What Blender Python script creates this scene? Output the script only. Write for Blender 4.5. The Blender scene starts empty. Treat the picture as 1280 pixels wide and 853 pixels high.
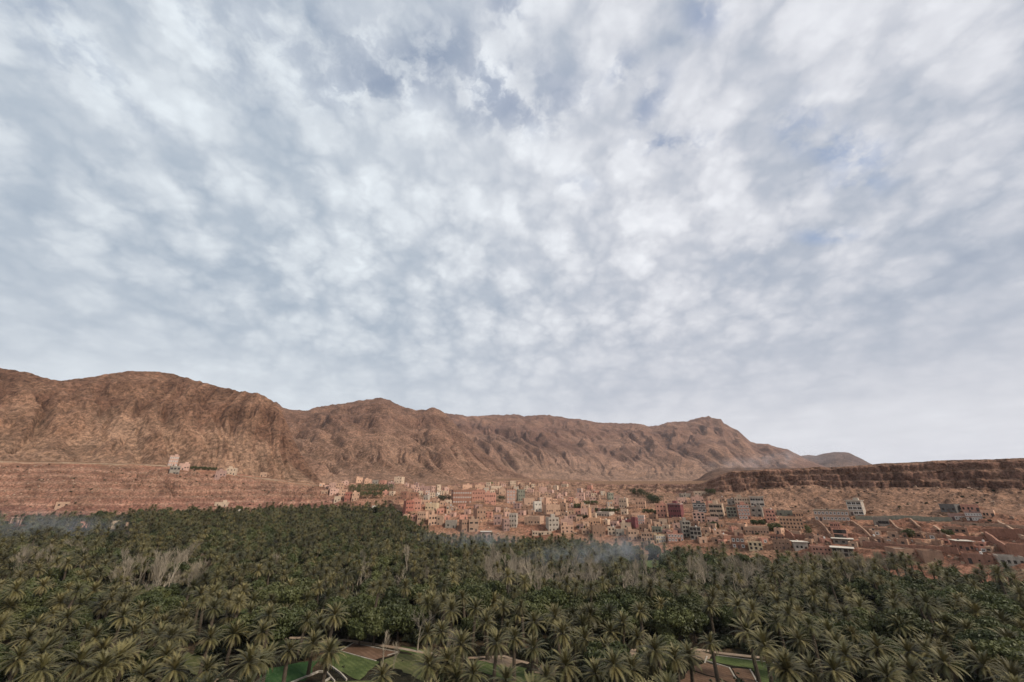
import bpy, math, random
import numpy as np
from mathutils import Vector, Matrix
random.seed(11); RS = np.random.RandomState(11)
C = bpy.context.scene.collection
scene = bpy.context.scene

# ---------------------------------------------------------------- camera
F_PX, CX, CY = 480.0, 640.0, 426.5
PITCH = math.atan(188.5/480.0)
cd = bpy.data.cameras.new('camera'); cam = bpy.data.objects.new('camera', cd); C.objects.link(cam)
cd.sensor_width = 36; cd.lens = 36*F_PX/1280; cd.clip_start = 0.5; cd.clip_end = 30000
cam.location = (0, 0, 0); cam.rotation_euler = (math.pi/2+PITCH, 0, 0)
scene.camera = cam
cP, sP = math.cos(PITCH), math.sin(PITCH)

# ---------------------------------------------------------------- light
SUN_EL, SUN_AZ = math.radians(40), math.radians(122)      # azimuth clockwise from the view direction (+Y)
sd = bpy.data.lights.new('sun', 'SUN'); sun = bpy.data.objects.new('sun', sd); C.objects.link(sun)
sd.energy = 3.3; sd.angle = math.radians(12); sd.color = (1.0, .91, .79)
sv = Vector((math.sin(SUN_AZ)*math.cos(SUN_EL), math.cos(SUN_AZ)*math.cos(SUN_EL), math.sin(SUN_EL)))
sun.rotation_euler = sv.to_track_quat('Z', 'Y').to_euler()
scene.view_settings.view_transform = 'Standard'; scene.view_settings.look = 'None'
scene.view_settings.exposure = 0.12; scene.view_settings.gamma = 1.0

def ray(px, py):
    """azimuth and tangent of the elevation angle of the view ray through a photo pixel"""
    dx = px-CX; dy = -(py-CY)
    fwd = F_PX*cP-dy*sP; z = F_PX*sP+dy*cP
    h = math.hypot(dx, fwd)
    return math.atan2(dx, fwd), z/h
def proj(x, y, z):
    dep = y*cP+z*sP; up = z*cP-y*sP
    return CX+F_PX*x/dep, CY-F_PX*up/dep, dep

# ---------------------------------------------------------------- node helper
class NT:
    def __init__(s, tree): s.t = tree
    def n(s, typ, **kw):
        nd = s.t.nodes.new(typ)
        for k, v in kw.items():
            if k[0] == 'i' and (k[1:].isdigit()): s.put(nd.inputs[int(k[1:])], v)
            elif k.startswith('I_'): s.put(nd.inputs[k[2:].replace('_', ' ')], v)
            else: setattr(nd, k, v)
        return nd
    def put(s, sock, v):
        if isinstance(v, bpy.types.NodeSocket): s.t.links.new(v, sock)
        elif isinstance(v, bpy.types.Node): s.t.links.new(v.outputs[0], sock)
        else: sock.default_value = v
    def math(s, op, a, b=0.0, c=0.0, clamp=False):
        return s.n('ShaderNodeMath', operation=op, i0=a, i1=b, i2=c, use_clamp=clamp).outputs[0]
    def mix(s, f, a, b, mode='MIX'):
        nd = s.n('ShaderNodeMix', data_type='RGBA', blend_type=mode)
        s.put(nd.inputs[0], f); s.put(nd.inputs[6], a); s.put(nd.inputs[7], b); return nd.outputs[2]
    def ramp(s, f, stops, interp='LINEAR'):
        nd = s.n('ShaderNodeValToRGB'); r = nd.color_ramp; r.interpolation = interp
        while len(r.elements) > 1: r.elements.remove(r.elements[-1])
        r.elements[0].position = stops[0][0]; r.elements[0].color = c4(stops[0][1])
        for p, c in stops[1:]:
            e = r.elements.new(p); e.color = c4(c)
        s.put(nd.inputs[0], f); return nd.outputs[0]
    def rng(s, v, a, b, c, d, smooth=True):
        nd = s.n('ShaderNodeMapRange', interpolation_type='SMOOTHSTEP' if smooth else 'LINEAR')
        for i, q in enumerate((v, a, b, c, d)): s.put(nd.inputs[i], q)
        return nd.outputs[0]
    def noise(s, vec, scale, detail=3, rough=.5, dist=0.0, lac=2.0, out=0):
        nd = s.n('ShaderNodeTexNoise', I_Scale=scale, I_Detail=detail, I_Roughness=rough, I_Distortion=dist, I_Lacunarity=lac)
        s.put(nd.inputs['Vector'], vec); return nd.outputs[out]
def c4(c):
    if isinstance(c, (int, float)): return (c, c, c, 1)
    return tuple(c)+((1,) if len(c) == 3 else ())

# ---------------------------------------------------------------- sky
w = bpy.data.worlds.new('World'); scene.world = w; w.use_nodes = True
T = NT(w.node_tree); w.node_tree.nodes.clear()
sky = T.n('ShaderNodeTexSky', sky_type='NISHITA', sun_disc=False, sun_elevation=SUN_EL, sun_rotation=SUN_AZ)
sky.air_density = 1.0; sky.dust_density = 1.5; sky.ozone_density = 1.6
tc = T.n('ShaderNodeTexCoord').outputs['Generated']
sx = T.n('ShaderNodeSeparateXYZ', i0=tc)
zc = T.math('MAXIMUM', sx.outputs[2], 0.0)
den = T.math('ADD', zc, 0.42)
P = T.n('ShaderNodeCombineXYZ', i0=T.math('DIVIDE', sx.outputs[0], den), i1=T.math('DIVIDE', sx.outputs[1], den), i2=0.0).outputs[0]
def skyP(px, py):
    az, t = ray(px, py); n = math.sqrt(1+t*t); z = t/n; h = 1/n
    return (math.sin(az)*h/(z+.42), math.cos(az)*h/(z+.42), 0)
def vm(op, a, b):
    return T.n('ShaderNodeVectorMath', operation=op, i0=a, i1=b).outputs[0]
def blob(px, py, rx, ry=None, ang=0):
    """soft spot of the cloud deck round one direction of the sky"""
    c = skyP(px, py); d = vm('SUBTRACT', PW, c)
    m = T.n('ShaderNodeMapping', vector_type='TEXTURE'); T.put(m.inputs[0], d)
    m.inputs['Rotation'].default_value = (0, 0, ang); m.inputs['Scale'].default_value = (rx*.8, (ry or rx)*.8, 1)
    l = T.n('ShaderNodeVectorMath', operation='LENGTH', i0=m.outputs[0]).outputs[1]
    return T.rng(l, 1.0, 0.0, 0.0, 1.0)
warp = T.noise(P, 2.0, 2, .5, out=1)
wv = vm('MULTIPLY', vm('SUBTRACT', warp, (.5, .5, .5)), (.26, .26, 0))
PW = vm('ADD', P, wv)
# puffs of the deck: smooth cells broken up by noise
vor = T.n('ShaderNodeTexVoronoi', voronoi_dimensions='2D', feature='SMOOTH_F1', I_Scale=9.2, I_Smoothness=.08, I_Detail=0.0)
vor2 = T.n('ShaderNodeTexVoronoi', voronoi_dimensions='2D', feature='SMOOTH_F1', I_Scale=24, I_Smoothness=.15, I_Detail=0.0)
T.put(vor2.inputs['Vector'], vm('ADD', P, vm('MULTIPLY', vm('SUBTRACT', T.noise(P, 9.0, 3, .6, out=1), (.5, .5, .5)), (.12, .12, 0))))
wv2 = vm('MULTIPLY', vm('SUBTRACT', T.noise(P, 11, 5, .65, out=1), (.5, .5, .5)), (.13, .13, 0))
T.put(vor.inputs['Vector'], vm('ADD', vm('MULTIPLY', vm('ADD', P, wv2), (1.0, .78, 1)), vm('MULTIPLY', wv, (.3, .3, 0))))
puff = T.math('ADD', T.math('MULTIPLY', T.rng(vor.outputs[0], .66, .12, 0.0, 1.0, True), .72), T.math('MULTIPLY', T.rng(vor2.outputs[0], .65, .1, 0.0, 1.0, True), .28))
puff = T.math('ADD', T.math('MULTIPLY', puff, .85), T.math('MULTIPLY', T.noise(vm('ADD', P, wv2), 9.0, 3, .5), .25))
fine = T.noise(vm('ADD', P, vm('MULTIPLY', wv2, (.5, .5, 0))), 17.0, 6, .62)
mid = T.noise(vm('ADD', P, vm('MULTIPLY', wv, (.45, .45, 0))), 4.2, 5, .56)
big = T.noise(P, 1.3, 3, .5)
el = zc
texf = T.rng(el, .10, .50, .12, 1.0)                # the deck smooths out towards the horizon
b = T.math('ADD', .520, T.math('MULTIPLY', T.math('SUBTRACT', puff, .5), T.math('MULTIPLY', texf, .34)))
b = T.math('ADD', b, T.math('MULTIPLY', T.math('SUBTRACT', mid, .5), T.math('MULTIPLY', texf, .36)))
b = T.math('ADD', b, T.math('MULTIPLY', T.math('SUBTRACT', fine, .5), T.math('MULTIPLY', texf, .26)))
b = T.math('ADD', b, T.math('MULTIPLY', T.math('SUBTRACT', big, .5), .22))
# long streaks near the horizon
st = T.noise(vm('MULTIPLY', tc, (1.6, 1.6, 14)), 2.2, 4, .55, .3)
b = T.math('ADD', b, T.math('MULTIPLY', T.math('SUBTRACT', st, .5), T.rng(el, .5, .08, 0.0, .20)))
b = T.math('ADD', b, T.rng(el, .30, .06, 0.0, .13))
for (px, py, r, amt, ry, an) in ((650, 200, .9, .10, .6, 0), (1210, 330, .8, -.10, .9, 0), (60, 330, .9, -.05, .7, 0), (200, 520, 1.2, .14, .7, 0), (950, 560, .8, .05, .5, 0),
                         (1230, 30, .35, .12, .3, 0), (560, 150, .35, .07, .22, 0), (840, 330, .7, .05, .5, 0), (1180, 130, .4, -.06, .3, 0)):
    b = T.math('ADD', b, T.math('MULTIPLY', blob(px, py, r, ry, an), amt))
ccol = T.ramp(b, [(.22, (.320, .375, .465)), (.38, (.430, .475, .545)), (.50, (.535, .565, .620)), (.62, (.650, .670, .710)), (.78, (.79, .81, .84)), (1, (.90, .91, .92))])
# thin places where the blue shows
gap = T.rng(T.math('ADD', T.math('MULTIPLY', mid, .75), T.math('MULTIPLY', puff, .30)), .36, .20, 0.0, .30)
gap = T.math('MULTIPLY', gap, T.rng(el, .35, .6, 0.0, 1.0))
for (px, py, rx, ry, an, amt) in ((490, 75, .30, .09, .0, .75), (620, 110, .22, .09, .2, .8), (440, 60, .12, .12, 0, .6), (630, 15, .10, .07, 0, .7),
                                  (700, 95, .14, .08, 0, .45), (875, 14, .06, .035, .3, .75), (825, 120, .045, .09, 0, .7), (855, 172, .13, .05, 0, .85),
                                  (1065, 160, .16, .06, .35, .75), (1000, 150, .07, .05, .4, .6), (1020, 285, .12, .05, 0, .7), (95, 40, .10, .22, 0, .45),
                                  (1075, 208, .12, .06, .2, .5), (370, 30, .22, .10, 0, .45), (730, 235, .07, .05, 0, .4), (785, 75, .06, .04, 0, .6), (260, 20, .12, .2, 0, .35)):
    gap = T.math('MAXIMUM', gap, T.math('MULTIPLY', T.math('MULTIPLY', blob(px, py, rx*1.15, ry*1.15, an), amt), T.rng(T.math('ADD', fine, T.math('MULTIPLY', mid, .6)), .92, .70, .05, 1.0)))
cover = T.math('SUBTRACT', 1.0, T.math('MULTIPLY', gap, .74), clamp=True)
side = T.rng(sx.outputs[0], -.55, .45, 0.0, 1.0)
ccol = T.mix(1.0, ccol, T.mix(side, c4((.95, 1.0, 1.02)), c4((.99, .985, 1.0))), 'MULTIPLY')
bgs = T.n('ShaderNodeBackground', i0=sky.outputs[0], i1=.15)
bgc = T.n('ShaderNodeBackground', i0=ccol, i1=SKY_STR if 'SKY_STR' in globals() else 1.0)
mx = T.n('ShaderNodeMixShader', i0=cover, i1=bgs.outputs[0], i2=bgc.outputs[0])
out = T.n('ShaderNodeOutputWorld', i0=mx.outputs[0])
w.cycles.sampling_method = 'MANUAL'; w.cycles.sample_map_resolution = 512

# ---------------------------------------------------------------- numpy noise
def _hash(ix, iy, seed):
    h = (ix.astype(np.int64)*374761393 + iy.astype(np.int64)*668265263 + seed*974711) & 0x7fffffff
    h = ((h ^ (h >> 13))*1274126177) & 0x7fffffff
    return ((h ^ (h >> 16)) & 0xffff)/65535.0*2*np.pi
def perlin(x, y, seed=0):
    x0 = np.floor(x); y0 = np.floor(y); fx = x-x0; fy = y-y0
    u = fx*fx*fx*(fx*(fx*6-15)+10); v = fy*fy*fy*(fy*(fy*6-15)+10)
    def g(i, j):
        a = _hash(x0+i, y0+j, seed); return np.cos(a)*(fx-i)+np.sin(a)*(fy-j)
    return 1.45*((g(0, 0)*(1-u)+g(1, 0)*u)*(1-v)+(g(0, 1)*(1-u)+g(1, 1)*u)*v)
def fbm(x, y, o=4, seed=0, gain=.5):
    s = 0; a = 1
    for k in range(o): s = s+a*perlin(x, y, seed+k*17); x = x*2.03+11.3; y = y*2.03-7.1; a *= gain
    return s
def ridged(x, y, o=4, seed=0, gain=.5):
    s = 0; a = 1; t = 0
    for k in range(o): s = s+a*(1-np.abs(perlin(x, y, seed+k*17))*1.6); t += a; x = x*2.03+3.3; y = y*2.03-5.1; a *= gain
    return s/t
def sstep(a, b, x):
    t = np.clip((x-a)/(b-a), 0, 1); return t*t*(3-2*t)

# ---------------------------------------------------------------- mesh helper
def mk_mesh(name, V, F, mats=(), mi=None, col=None, smooth=False):
    """V n x 3, F m x 3 or m x 4 (or list of arrays)"""
    me = bpy.data.meshes.new(name)
    V = np.asarray(V, dtype=np.float32)
    Fs = F if isinstance(F, list) and len(F) and isinstance(F[0], np.ndarray) else [np.asarray(F)]
    n = sum(len(f) for f in Fs); nl = sum(f.size for f in Fs)
    me.vertices.add(len(V)); me.vertices.foreach_set('co', V.ravel())
    me.loops.add(nl); me.polygons.add(n)
    me.loops.foreach_set('vertex_index', np.concatenate([f.ravel() for f in Fs]).astype(np.int32))
    tot = np.concatenate([np.full(len(f), f.shape[1]) for f in Fs]).astype(np.int32)
    me.polygons.foreach_set('loop_start', np.concatenate([[0], np.cumsum(tot)[:-1]]).astype(np.int32))
    me.polygons.foreach_set('loop_total', tot)
    if mi is not None: me.polygons.foreach_set('material_index', np.asarray(mi, dtype=np.int32))
    me.polygons.foreach_set('use_smooth', np.full(n, smooth, dtype=bool))
    for m in mats: me.materials.append(m)
    if col is not None:
        at = me.color_attributes.new('Col', 'FLOAT_COLOR', 'POINT')
        cc = np.ones((len(V), 4), dtype=np.float32); cc[:, :3] = col; at.data.foreach_set('color', cc.ravel())
    me.update(calc_edges=True); return me
def link(name, me, parent=None, **pr):
    o = bpy.data.objects.new(name, me); C.objects.link(o)
    if parent: o.parent = parent
    for k, v in pr.items(): o[k] = v
    return o
def empty(name, loc, rz=0, **pr):
    o = bpy.data.objects.new(name, None); C.objects.link(o); o.location = loc; o.rotation_euler = (0, 0, rz)
    o.empty_display_size = .5
    for k, v in pr.items(): o[k] = v
    return o

# ---------------------------------------------------------------- materials
def mat(name, build, rough=.9, spec=.2):
    m = bpy.data.materials.new(name); m.use_nodes = True
    t = NT(m.node_tree); t.bs = m.node_tree.nodes['Principled BSDF']
    t.bs.inputs['Roughness'].default_value = rough
    t.bs.inputs['Specular IOR Level'].default_value = spec
    build(t); return m
def pos(t, obj=False):
    return t.n('ShaderNodeTexCoord').outputs['Object'] if obj else t.n('ShaderNodeNewGeometry').outputs['Position']
def terrain_mat(name, s=1.0, bump=1.0, streak=None):
    def b(t):
        p = pos(t)
        at = t.n('ShaderNodeAttribute', attribute_name='Col').outputs['Color']
        n1 = t.noise(p, .035/s, 5, .62); n2 = t.noise(p, .35/s, 6, .68); n3 = t.noise(p, 1.6/s, 4, .7)
        v = t.math('MULTIPLY', t.rng(n1, .28, .72, .66, 1.30), t.rng(n2, .32, .68, .46, 1.42))
        v = t.math('MULTIPLY', v, t.rng(n3, .3, .7, .72, 1.26))
        # thin rock beds: height bands bent by noise
        z = t.n('ShaderNodeSeparateXYZ', i0=p).outputs[2]
        zz = t.n('ShaderNodeCombineXYZ', i0=0.0, i1=t.math('MULTIPLY', n1, 1.0), i2=t.math('ADD', z, t.math('MULTIPLY', n1, 22*s))).outputs[0]
        beds = t.noise(zz, .30/s, 3, .7)
        v = t.math('MULTIPLY', v, t.rng(beds, .38, .62, .88, 1.08))
        at = t.mix(1.0, at, (.97, .86, .80, 1), 'MULTIPLY')
        c = t.mix(1.0, at, v, 'MULTIPLY')
        c = t.mix(t.rng(n2, .55, .75, 0.0, .35), c, t.mix(1.0, at, (1.25, .98, .80, 1), 'MULTIPLY'))
        t.put(t.bs.inputs['Base Color'], c)
        h = t.math('ADD', t.math('MULTIPLY', n2, 1.0), t.math('MULTIPLY', n3, .35))
        bp = t.n('ShaderNodeBump', I_Strength=1.0, I_Distance=4.0*s*bump, I_Height=h)
        t.put(t.bs.inputs['Normal'], bp.outputs[0])
    return mat(name, b, .95, .1)
M_ground = terrain_mat('earth_and_rock', .55, .5)
M_mount = terrain_mat('mountain_rock', 1.7, .65)
M_far = terrain_mat('far_mountain_rock', 6.0)

def foliage_mat(name, c1, c2, var=.5, trans=.25, rough=.55, spec=.35):
    def b(t):
        oi = t.n('ShaderNodeObjectInfo')
        n = t.noise(t.n('ShaderNodeTexCoord').outputs['Object'], 1.1, 3, .6)
        f = t.math('ADD', t.math('MULTIPLY', oi.outputs['Random'], .6), t.math('MULTIPLY', n, .5), clamp=True)
        c = t.mix(f, c4(c1), c4(c2))
        k = t.math('MULTIPLY', oi.outputs['Random'], 7.31); k = t.math('FRACT', k)
        c = t.mix(1.0, c, t.rng(k, 0, 1, 1-var*.5, 1+var*.5, False), 'MULTIPLY')
        t.put(t.bs.inputs['Base Color'], c)
        tr = t.n('ShaderNodeBsdfTranslucent'); t.put(tr.inputs[0], c)
        m = t.n('ShaderNodeMixShader', i0=trans, i1=t.bs.outputs[0], i2=tr.outputs[0])
        o = t.t.nodes['Material Output']; t.t.links.new(m.outputs[0], o.inputs[0])
    return mat(name, b, rough, spec)
M_palm = foliage_mat('palm_frond_green', (.044, .052, .018), (.165, .130, .050), .9, .06)
M_palm_old = foliage_mat('palm_frond_dry', (.135, .098, .055), (.185, .135, .075), .4, .1)
M_leaf = foliage_mat('broad_leaf_green', (.040, .054, .016), (.100, .102, .036), .7, .2)
M_shrub = foliage_mat('undergrowth_green', (.028, .036, .015), (.058, .058, .027), .6, .15)
M_twig = foliage_mat('bare_twig_grey', (.21, .175, .13), (.36, .30, .225), .4, 0, .8, .1)
M_reed = foliage_mat('dry_reed', (.22, .18, .12), (.30, .25, .17), .4, .1, .8, .1)
def bark(t):
    p = pos(t, True); n = t.noise(p, 3.0, 4, .65)
    z = t.n('ShaderNodeSeparateXYZ', i0=p).outputs[2]
    wv_ = t.n('ShaderNodeTexWave', I_Scale=2.2, I_Distortion=3.0, bands_direction='Z'); t.put(wv_.inputs[0], p)
    t.put(t.bs.inputs['Base Color'], t.mix(t.math('MULTIPLY', n, wv_.outputs[1]), c4((.055, .040, .028)), c4((.20, .155, .11))))
    t.put(t.bs.inputs['Normal'], t.n('ShaderNodeBump', I_Strength=.8, I_Distance=.05, I_Height=wv_.outputs[1]).outputs[0])
M_bark = mat('palm_bark', bark)

_mc = {}
def wall_mat(key, c):
    if key in _mc: return _mc[key]
    def b(t):
        p = pos(t); n = t.noise(p, .8, 5, .65); n2 = t.noise(p, 5.0, 3, .6)
        sz = t.n('ShaderNodeMapping'); t.put(sz.inputs[0], p); sz.inputs['Scale'].default_value = (1.6, 1.6, .22)
        n3 = t.noise(sz.outputs[0], 1.2, 4, .6)     # rain streaks and patched render
        v = t.math('MULTIPLY', t.rng(n, .25, .75, .80, 1.16), t.rng(n3, .3, .7, .84, 1.12))
        v = t.math('MULTIPLY', v, t.rng(n2, .2, .8, .93, 1.07))
        oi = t.n('ShaderNodeObjectInfo').outputs['Random']
        v = t.math('MULTIPLY', v, t.rng(oi, 0, 1, .88, 1.1, False))
        t.put(t.bs.inputs['Base Color'], t.mix(t.rng(n, .55, .8, 0, .3), t.mix(1.0, c4(c), v, 'MULTIPLY'), c4((.30, .20, .14))))
        t.put(t.bs.inputs['Normal'], t.n('ShaderNodeBump', I_Strength=.4, I_Distance=.06, I_Height=n2).outputs[0])
    _mc[key] = mat('plaster_'+key, b, .92, .15); return _mc[key]
COL = {  # albedo of the painted and mud renders
 'peach': (.56, .350, .240), 'pink': (.53, .335, .262), 'salmon': (.50, .255, .185), 'red': (.36, .145, .105), 'brown': (.31, .190, .130),
 'tan': (.43, .280, .195), 'cream': (.55, .41, .295), 'white': (.56, .50, .42), 'grey': (.29, .25, .205), 'dark grey': (.14, .13, .12),
 'maroon': (.20, .075, .075), 'mauve': (.37, .235, .195), 'greenish grey': (.24, .235, .18), 'orange': (.54, .325, .205), 'brick red': (.31, .160, .110),
 'yellow': (.56, .43, .28), 'pale grey': (.45, .38, .31)}
def glassy(t):
    oi = t.n('ShaderNodeObjectInfo').outputs['Random']
    t.put(t.bs.inputs['Base Color'], t.mix(oi, c4((.022, .020, .019)), c4((.070, .055, .048))))
M_pane = mat('dark_window_glass', glassy, .25, .5)
M_frame = mat('window_frame_white', lambda t: t.put(t.bs.inputs['Base Color'], t.mix(t.noise(pos(t), 3.0), c4((.5, .47, .42)), c4((.72, .69, .64)))), .7)
M_frameb = mat('window_frame_brown', lambda t: t.put(t.bs.inputs['Base Color'], t.mix(t.noise(pos(t), 3.0), c4((.10, .06, .04)), c4((.17, .10, .065)))), .7)
M_door = mat('painted_door', lambda t: t.put(t.bs.inputs['Base Color'], t.mix(t.n('ShaderNodeObjectInfo').outputs['Random'], c4((.06, .05, .045)), c4((.13, .09, .08)))), .6)
M_roof = mat('flat_roof_screed', lambda t: t.put(t.bs.inputs['Base Color'], t.mix(t.noise(pos(t), .9, 4, .6), c4((.24, .17, .125)), c4((.42, .33, .26)))), .95)
# ================================================================ terrain
FLOOR = -36.0
PXT = [-700, 0, 100, 200, 300, 400, 490, 530, 560, 640, 760, 860, 900, 1000, 1100, 1280, 1900]
def tab(d):
    """curve given at photo columns -> arrays az, dist, z"""
    a = []
    for px, py, dist in d:
        az, t = ray(px, py); a.append((az, dist, t*dist))
    a.sort(); return np.array(a)
E_top = [(-700, 655, 620), (0, 643, 500), (100, 641, 470), (200, 634, 470), (300, 633, 480), (400, 630, 470), (485, 629, 425), (512, 645, 350), (530, 657, 328),
         (560, 665, 315), (640, 671, 303), (700, 668, 300), (760, 674, 290), (860, 681, 278), (900, 684, 272), (1000, 690, 262), (1100, 697, 252), (1280, 707, 245), (1900, 725, 245)]
Ecur = tab(E_top); Ecur[:, 2] -= 8.5
V1 = tab([(-700, 642, 640), (0, 637, 515), (100, 637, 485), (200, 630, 485), (300, 628, 495), (400, 625, 485), (485, 623, 450), (512, 640, 365), (530, 648, 345), (560, 657, 335), (640, 657, 335), (760, 660, 322),
          (860, 667, 302), (900, 669, 298), (1000, 678, 285), (1100, 686, 272), (1280, 697, 262), (1900, 715, 262)])
V2 = tab([(-700, 610, 690), (0, 603, 545), (100, 605, 515), (200, 607, 510), (300, 612, 515), (400, 616, 505), (485, 614, 485), (512, 622, 450), (530, 625, 430), (560, 628, 425), (640, 630, 430), (760, 632, 420),
          (860, 640, 372), (900, 645, 350), (1000, 645, 342), (1100, 645, 330), (1280, 645, 320), (1900, 650, 320)])
C1 = tab([(-700, 578, 760), (0, 580, 578), (100, 582, 560), (200, 585, 555), (300, 597, 550), (400, 609, 540), (485, 606, 545), (512, 610, 540), (530, 612, 530), (560, 612, 540), (640, 613, 560), (760, 613, 575),
          (860, 616, 505), (880, 617, 470), (900, 614, 440), (1000, 607, 430), (1100, 610, 410), (1280, 612, 400), (1900, 612, 420)])
C2 = tab([(-700, 574, 790), (0, 576, 600), (100, 578, 580), (200, 581, 575), (300, 593, 568), (400, 606, 556), (485, 602, 600), (512, 606, 600), (530, 608, 600), (560, 607, 620), (640, 601, 660), (760, 605, 610),
          (860, 605, 530), (880, 604, 490), (900, 594, 458), (915, 589.5, 452), (960, 587, 448), (1000, 586, 444), (1050, 584, 436), (1100, 580.5, 427), (1180, 575.5, 420), (1280, 573.5, 415), (1900, 560, 440)])
B1 = tab([(-700, 570, 900), (0, 574, 800), (100, 576, 800), (200, 580, 760), (300, 594, 700), (400, 605, 650), (485, 601, 800), (530, 604, 850), (560, 603, 900), (640, 598, 950), (760, 601.5, 900), (860, 601.5, 900),
          (880, 601, 800), (900, 597, 700), (960, 592, 700), (1000, 590.5, 700), (1050, 589, 700), (1100, 586, 700), (1280, 580, 700), (1900, 575, 700)])
def cget(cv, az, k): return np.interp(az, cv[:, 0], cv[:, k])

# azimuth columns: dense where the photograph looks
def build_az():
    fine = np.radians(np.arange(-56, 56.001, .095))
    return np.concatenate([np.radians(np.arange(-180, -56, 2.0)), fine, np.radians(np.arange(58, 180.01, 2.0))])
AZ = build_az(); AZ[-1] = math.pi
NA = len(AZ)
segs = [  # (rows, r curve, z curve); outside the view the curves are held
    (1, 1.5, -1.7), (3, 4.0, -1.95), (8, 20.0, -17.0), (14, 48.0, -35.2), (60, None, None)]
azc = np.clip(AZ, Ecur[0, 0], Ecur[-1, 0])
def row_blend(): pass
Rr = []; Zr = []; TAG = []
def add_rows(n, r0, z0, r1, z1, f=lambda t: t, g=lambda t: t, tag=0):
    for i in range(1, n+1):
        t = i/n; Rr.append(r0+(r1-r0)*f(t)); Zr.append(z0+(z1-z0)*g(t)); TAG.append(tag+t)
one = np.ones(NA)
Rr.append(one*0.0); Zr.append(one*-1.7); TAG.append(0)
add_rows(1, one*0, one*-1.7, one*1.5, one*-1.7)
add_rows(2, one*1.5, one*-1.7, one*4, one*-1.95)
add_rows(6, one*4, one*-1.95, one*20, one*-17.)
add_rows(10, one*20, one*-17., one*48, one*-35.4, g=lambda t: 1-(1-t)**1.6)
E = [cget(Ecur, azc, k) for k in (1, 2)]
rm = one*110.; add_rows(26, one*48, one*-35.4, rm, one*FLOOR, tag=1)
add_rows(60, rm, one*FLOOR, E[0], E[1], g=lambda t: t**1.5, tag=2)
prev = E
for k, (cv, n) in enumerate(((V1, 22), (V2, 70), (C1, 70))):
    cur = [cget(cv, azc, q) for q in (1, 2)]
    add_rows(n, prev[0], prev[1], cur[0], cur[1], tag=3+k); prev = cur
cur = [cget(C2, azc, q) for q in (1, 2)]
cliffh = cur[1]-prev[1]
# the cliff band: steps of rock beds on the mesa, a gentle shelf at the left
add_rows(44, prev[0], prev[1], cur[0], cur[1], tag=6); prev = cur
cur = [cget(B1, azc, q) for q in (1, 2)]
add_rows(30, prev[0], prev[1], cur[0], cur[1], f=lambda t: t**1.7, g=lambda t: t**1.7, tag=7); prev = cur
add_rows(8, prev[0], prev[1], one*1600, one*0+np.minimum(prev[1], 20), tag=8)
add_rows(8, one*1600, one*0+np.minimum(prev[1], 20), one*6400, one*10, tag=9)
R = np.array(Rr); Z = np.array(Zr); TG = np.array(TAG)[:, None]*one[None, :]
NR = len(Rr)
AZg = np.broadcast_to(AZ, R.shape)
pxs = CX+F_PX*np.tan(np.clip(AZg, -1.2, 1.2))*1.09       # rough photo column, only used to say which hillside it is
X = R*np.sin(AZg); Y = R*np.cos(AZg)
# relief
mesa = sstep(872, 900, pxs); left = 1-sstep(400, 470, pxs)
vil = sstep(3.6, 4.6, TG)*(1-sstep(6.8, 7.4, TG))
n_big = fbm(X/60, Y/60, 4, 3); n_mid = fbm(X/14, Y/14, 4, 9); n_sm = fbm(X/4, Y/4, 3, 21)
gul = ridged(AZg*55+n_big*1.4, R/60+n_mid*.15, 4, 33)              # gullies running down the slopes
dz = vil*(n_big*1.6+n_mid*.8+n_sm*.35)
sc = left*sstep(3.2, 4.2, TG)*(1-sstep(5.75, 6.0, TG))
dz += sc*(-(gul-.45)*6.5*(.5+sstep(-.4, .5, n_big))+n_mid*2.0+2.2*np.sin(TG*9+n_big*2.5)*sstep(-.3, .4, n_big))
talus = mesa*sstep(5.0, 5.4, TG)*(1-sstep(5.9, 6.05, TG))
dz += talus*(-(gul-.45)*2.0+n_mid*1.3+n_big*.8)
bench = (1-mesa)*(1-left)*sstep(5.3, 5.9, TG)*(1-sstep(6.9, 7.1, TG))
dz += bench*(-(gul-.5)*4.5)
# mesa cliff: beds as steps, buttresses as radial shifts
tcl = np.clip(TG-6, 0, 1)
incl = (TG > 6)*(TG <= 7)
butt = fbm(AZg*38, TG*1.2, 5, 51, .6)+.35*fbm(AZg*260, TG*3.0, 3, 57)
stepw = fbm(AZg*22, TG*.3, 4, 61)
steps = np.array([0, .10, .14, .36, .42, .66, .70, .95, 1.0]); hs = np.array([0, .03, .26, .32, .60, .66, .93, .97, 1.0])
zprof = np.interp(np.clip(tcl+(.05*butt+.16*stepw)*np.sin(tcl*np.pi), 0, 1), steps, hs)
zprof = zprof*.75+tcl*.25
zc0 = cget(C1, np.clip(AZg, Ecur[0, 0], Ecur[-1, 0]), 2); zc1 = cget(C2, np.clip(AZg, Ecur[0, 0], Ecur[-1, 0]), 2)
Zcl = zc0+(zc1-zc0)*zprof
cl = mesa*incl
Z = Z*(1-cl)+Zcl*cl
bl = (1-mesa)*(1-left)*incl
Z = Z+bl*((zc1-zc0)*(np.interp(tcl, [0, .3, .38, .7, .78, 1], [0, .12, .45, .55, .9, 1])-tcl))
R = R+mesa*sstep(5.8, 6.02, TG)*(1-sstep(7.2, 8, TG))*butt*5.0*(1-.5*tcl)
Z = Z+dz*(1-cl)*1.0+cl*n_sm*.25
floorn = sstep(120, 170, R)*(1-sstep(2.9, 3.2, TG))*(TG > 1)
Z = Z+floorn*fbm(X/30, Y/30, 3, 71)*.7
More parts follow.
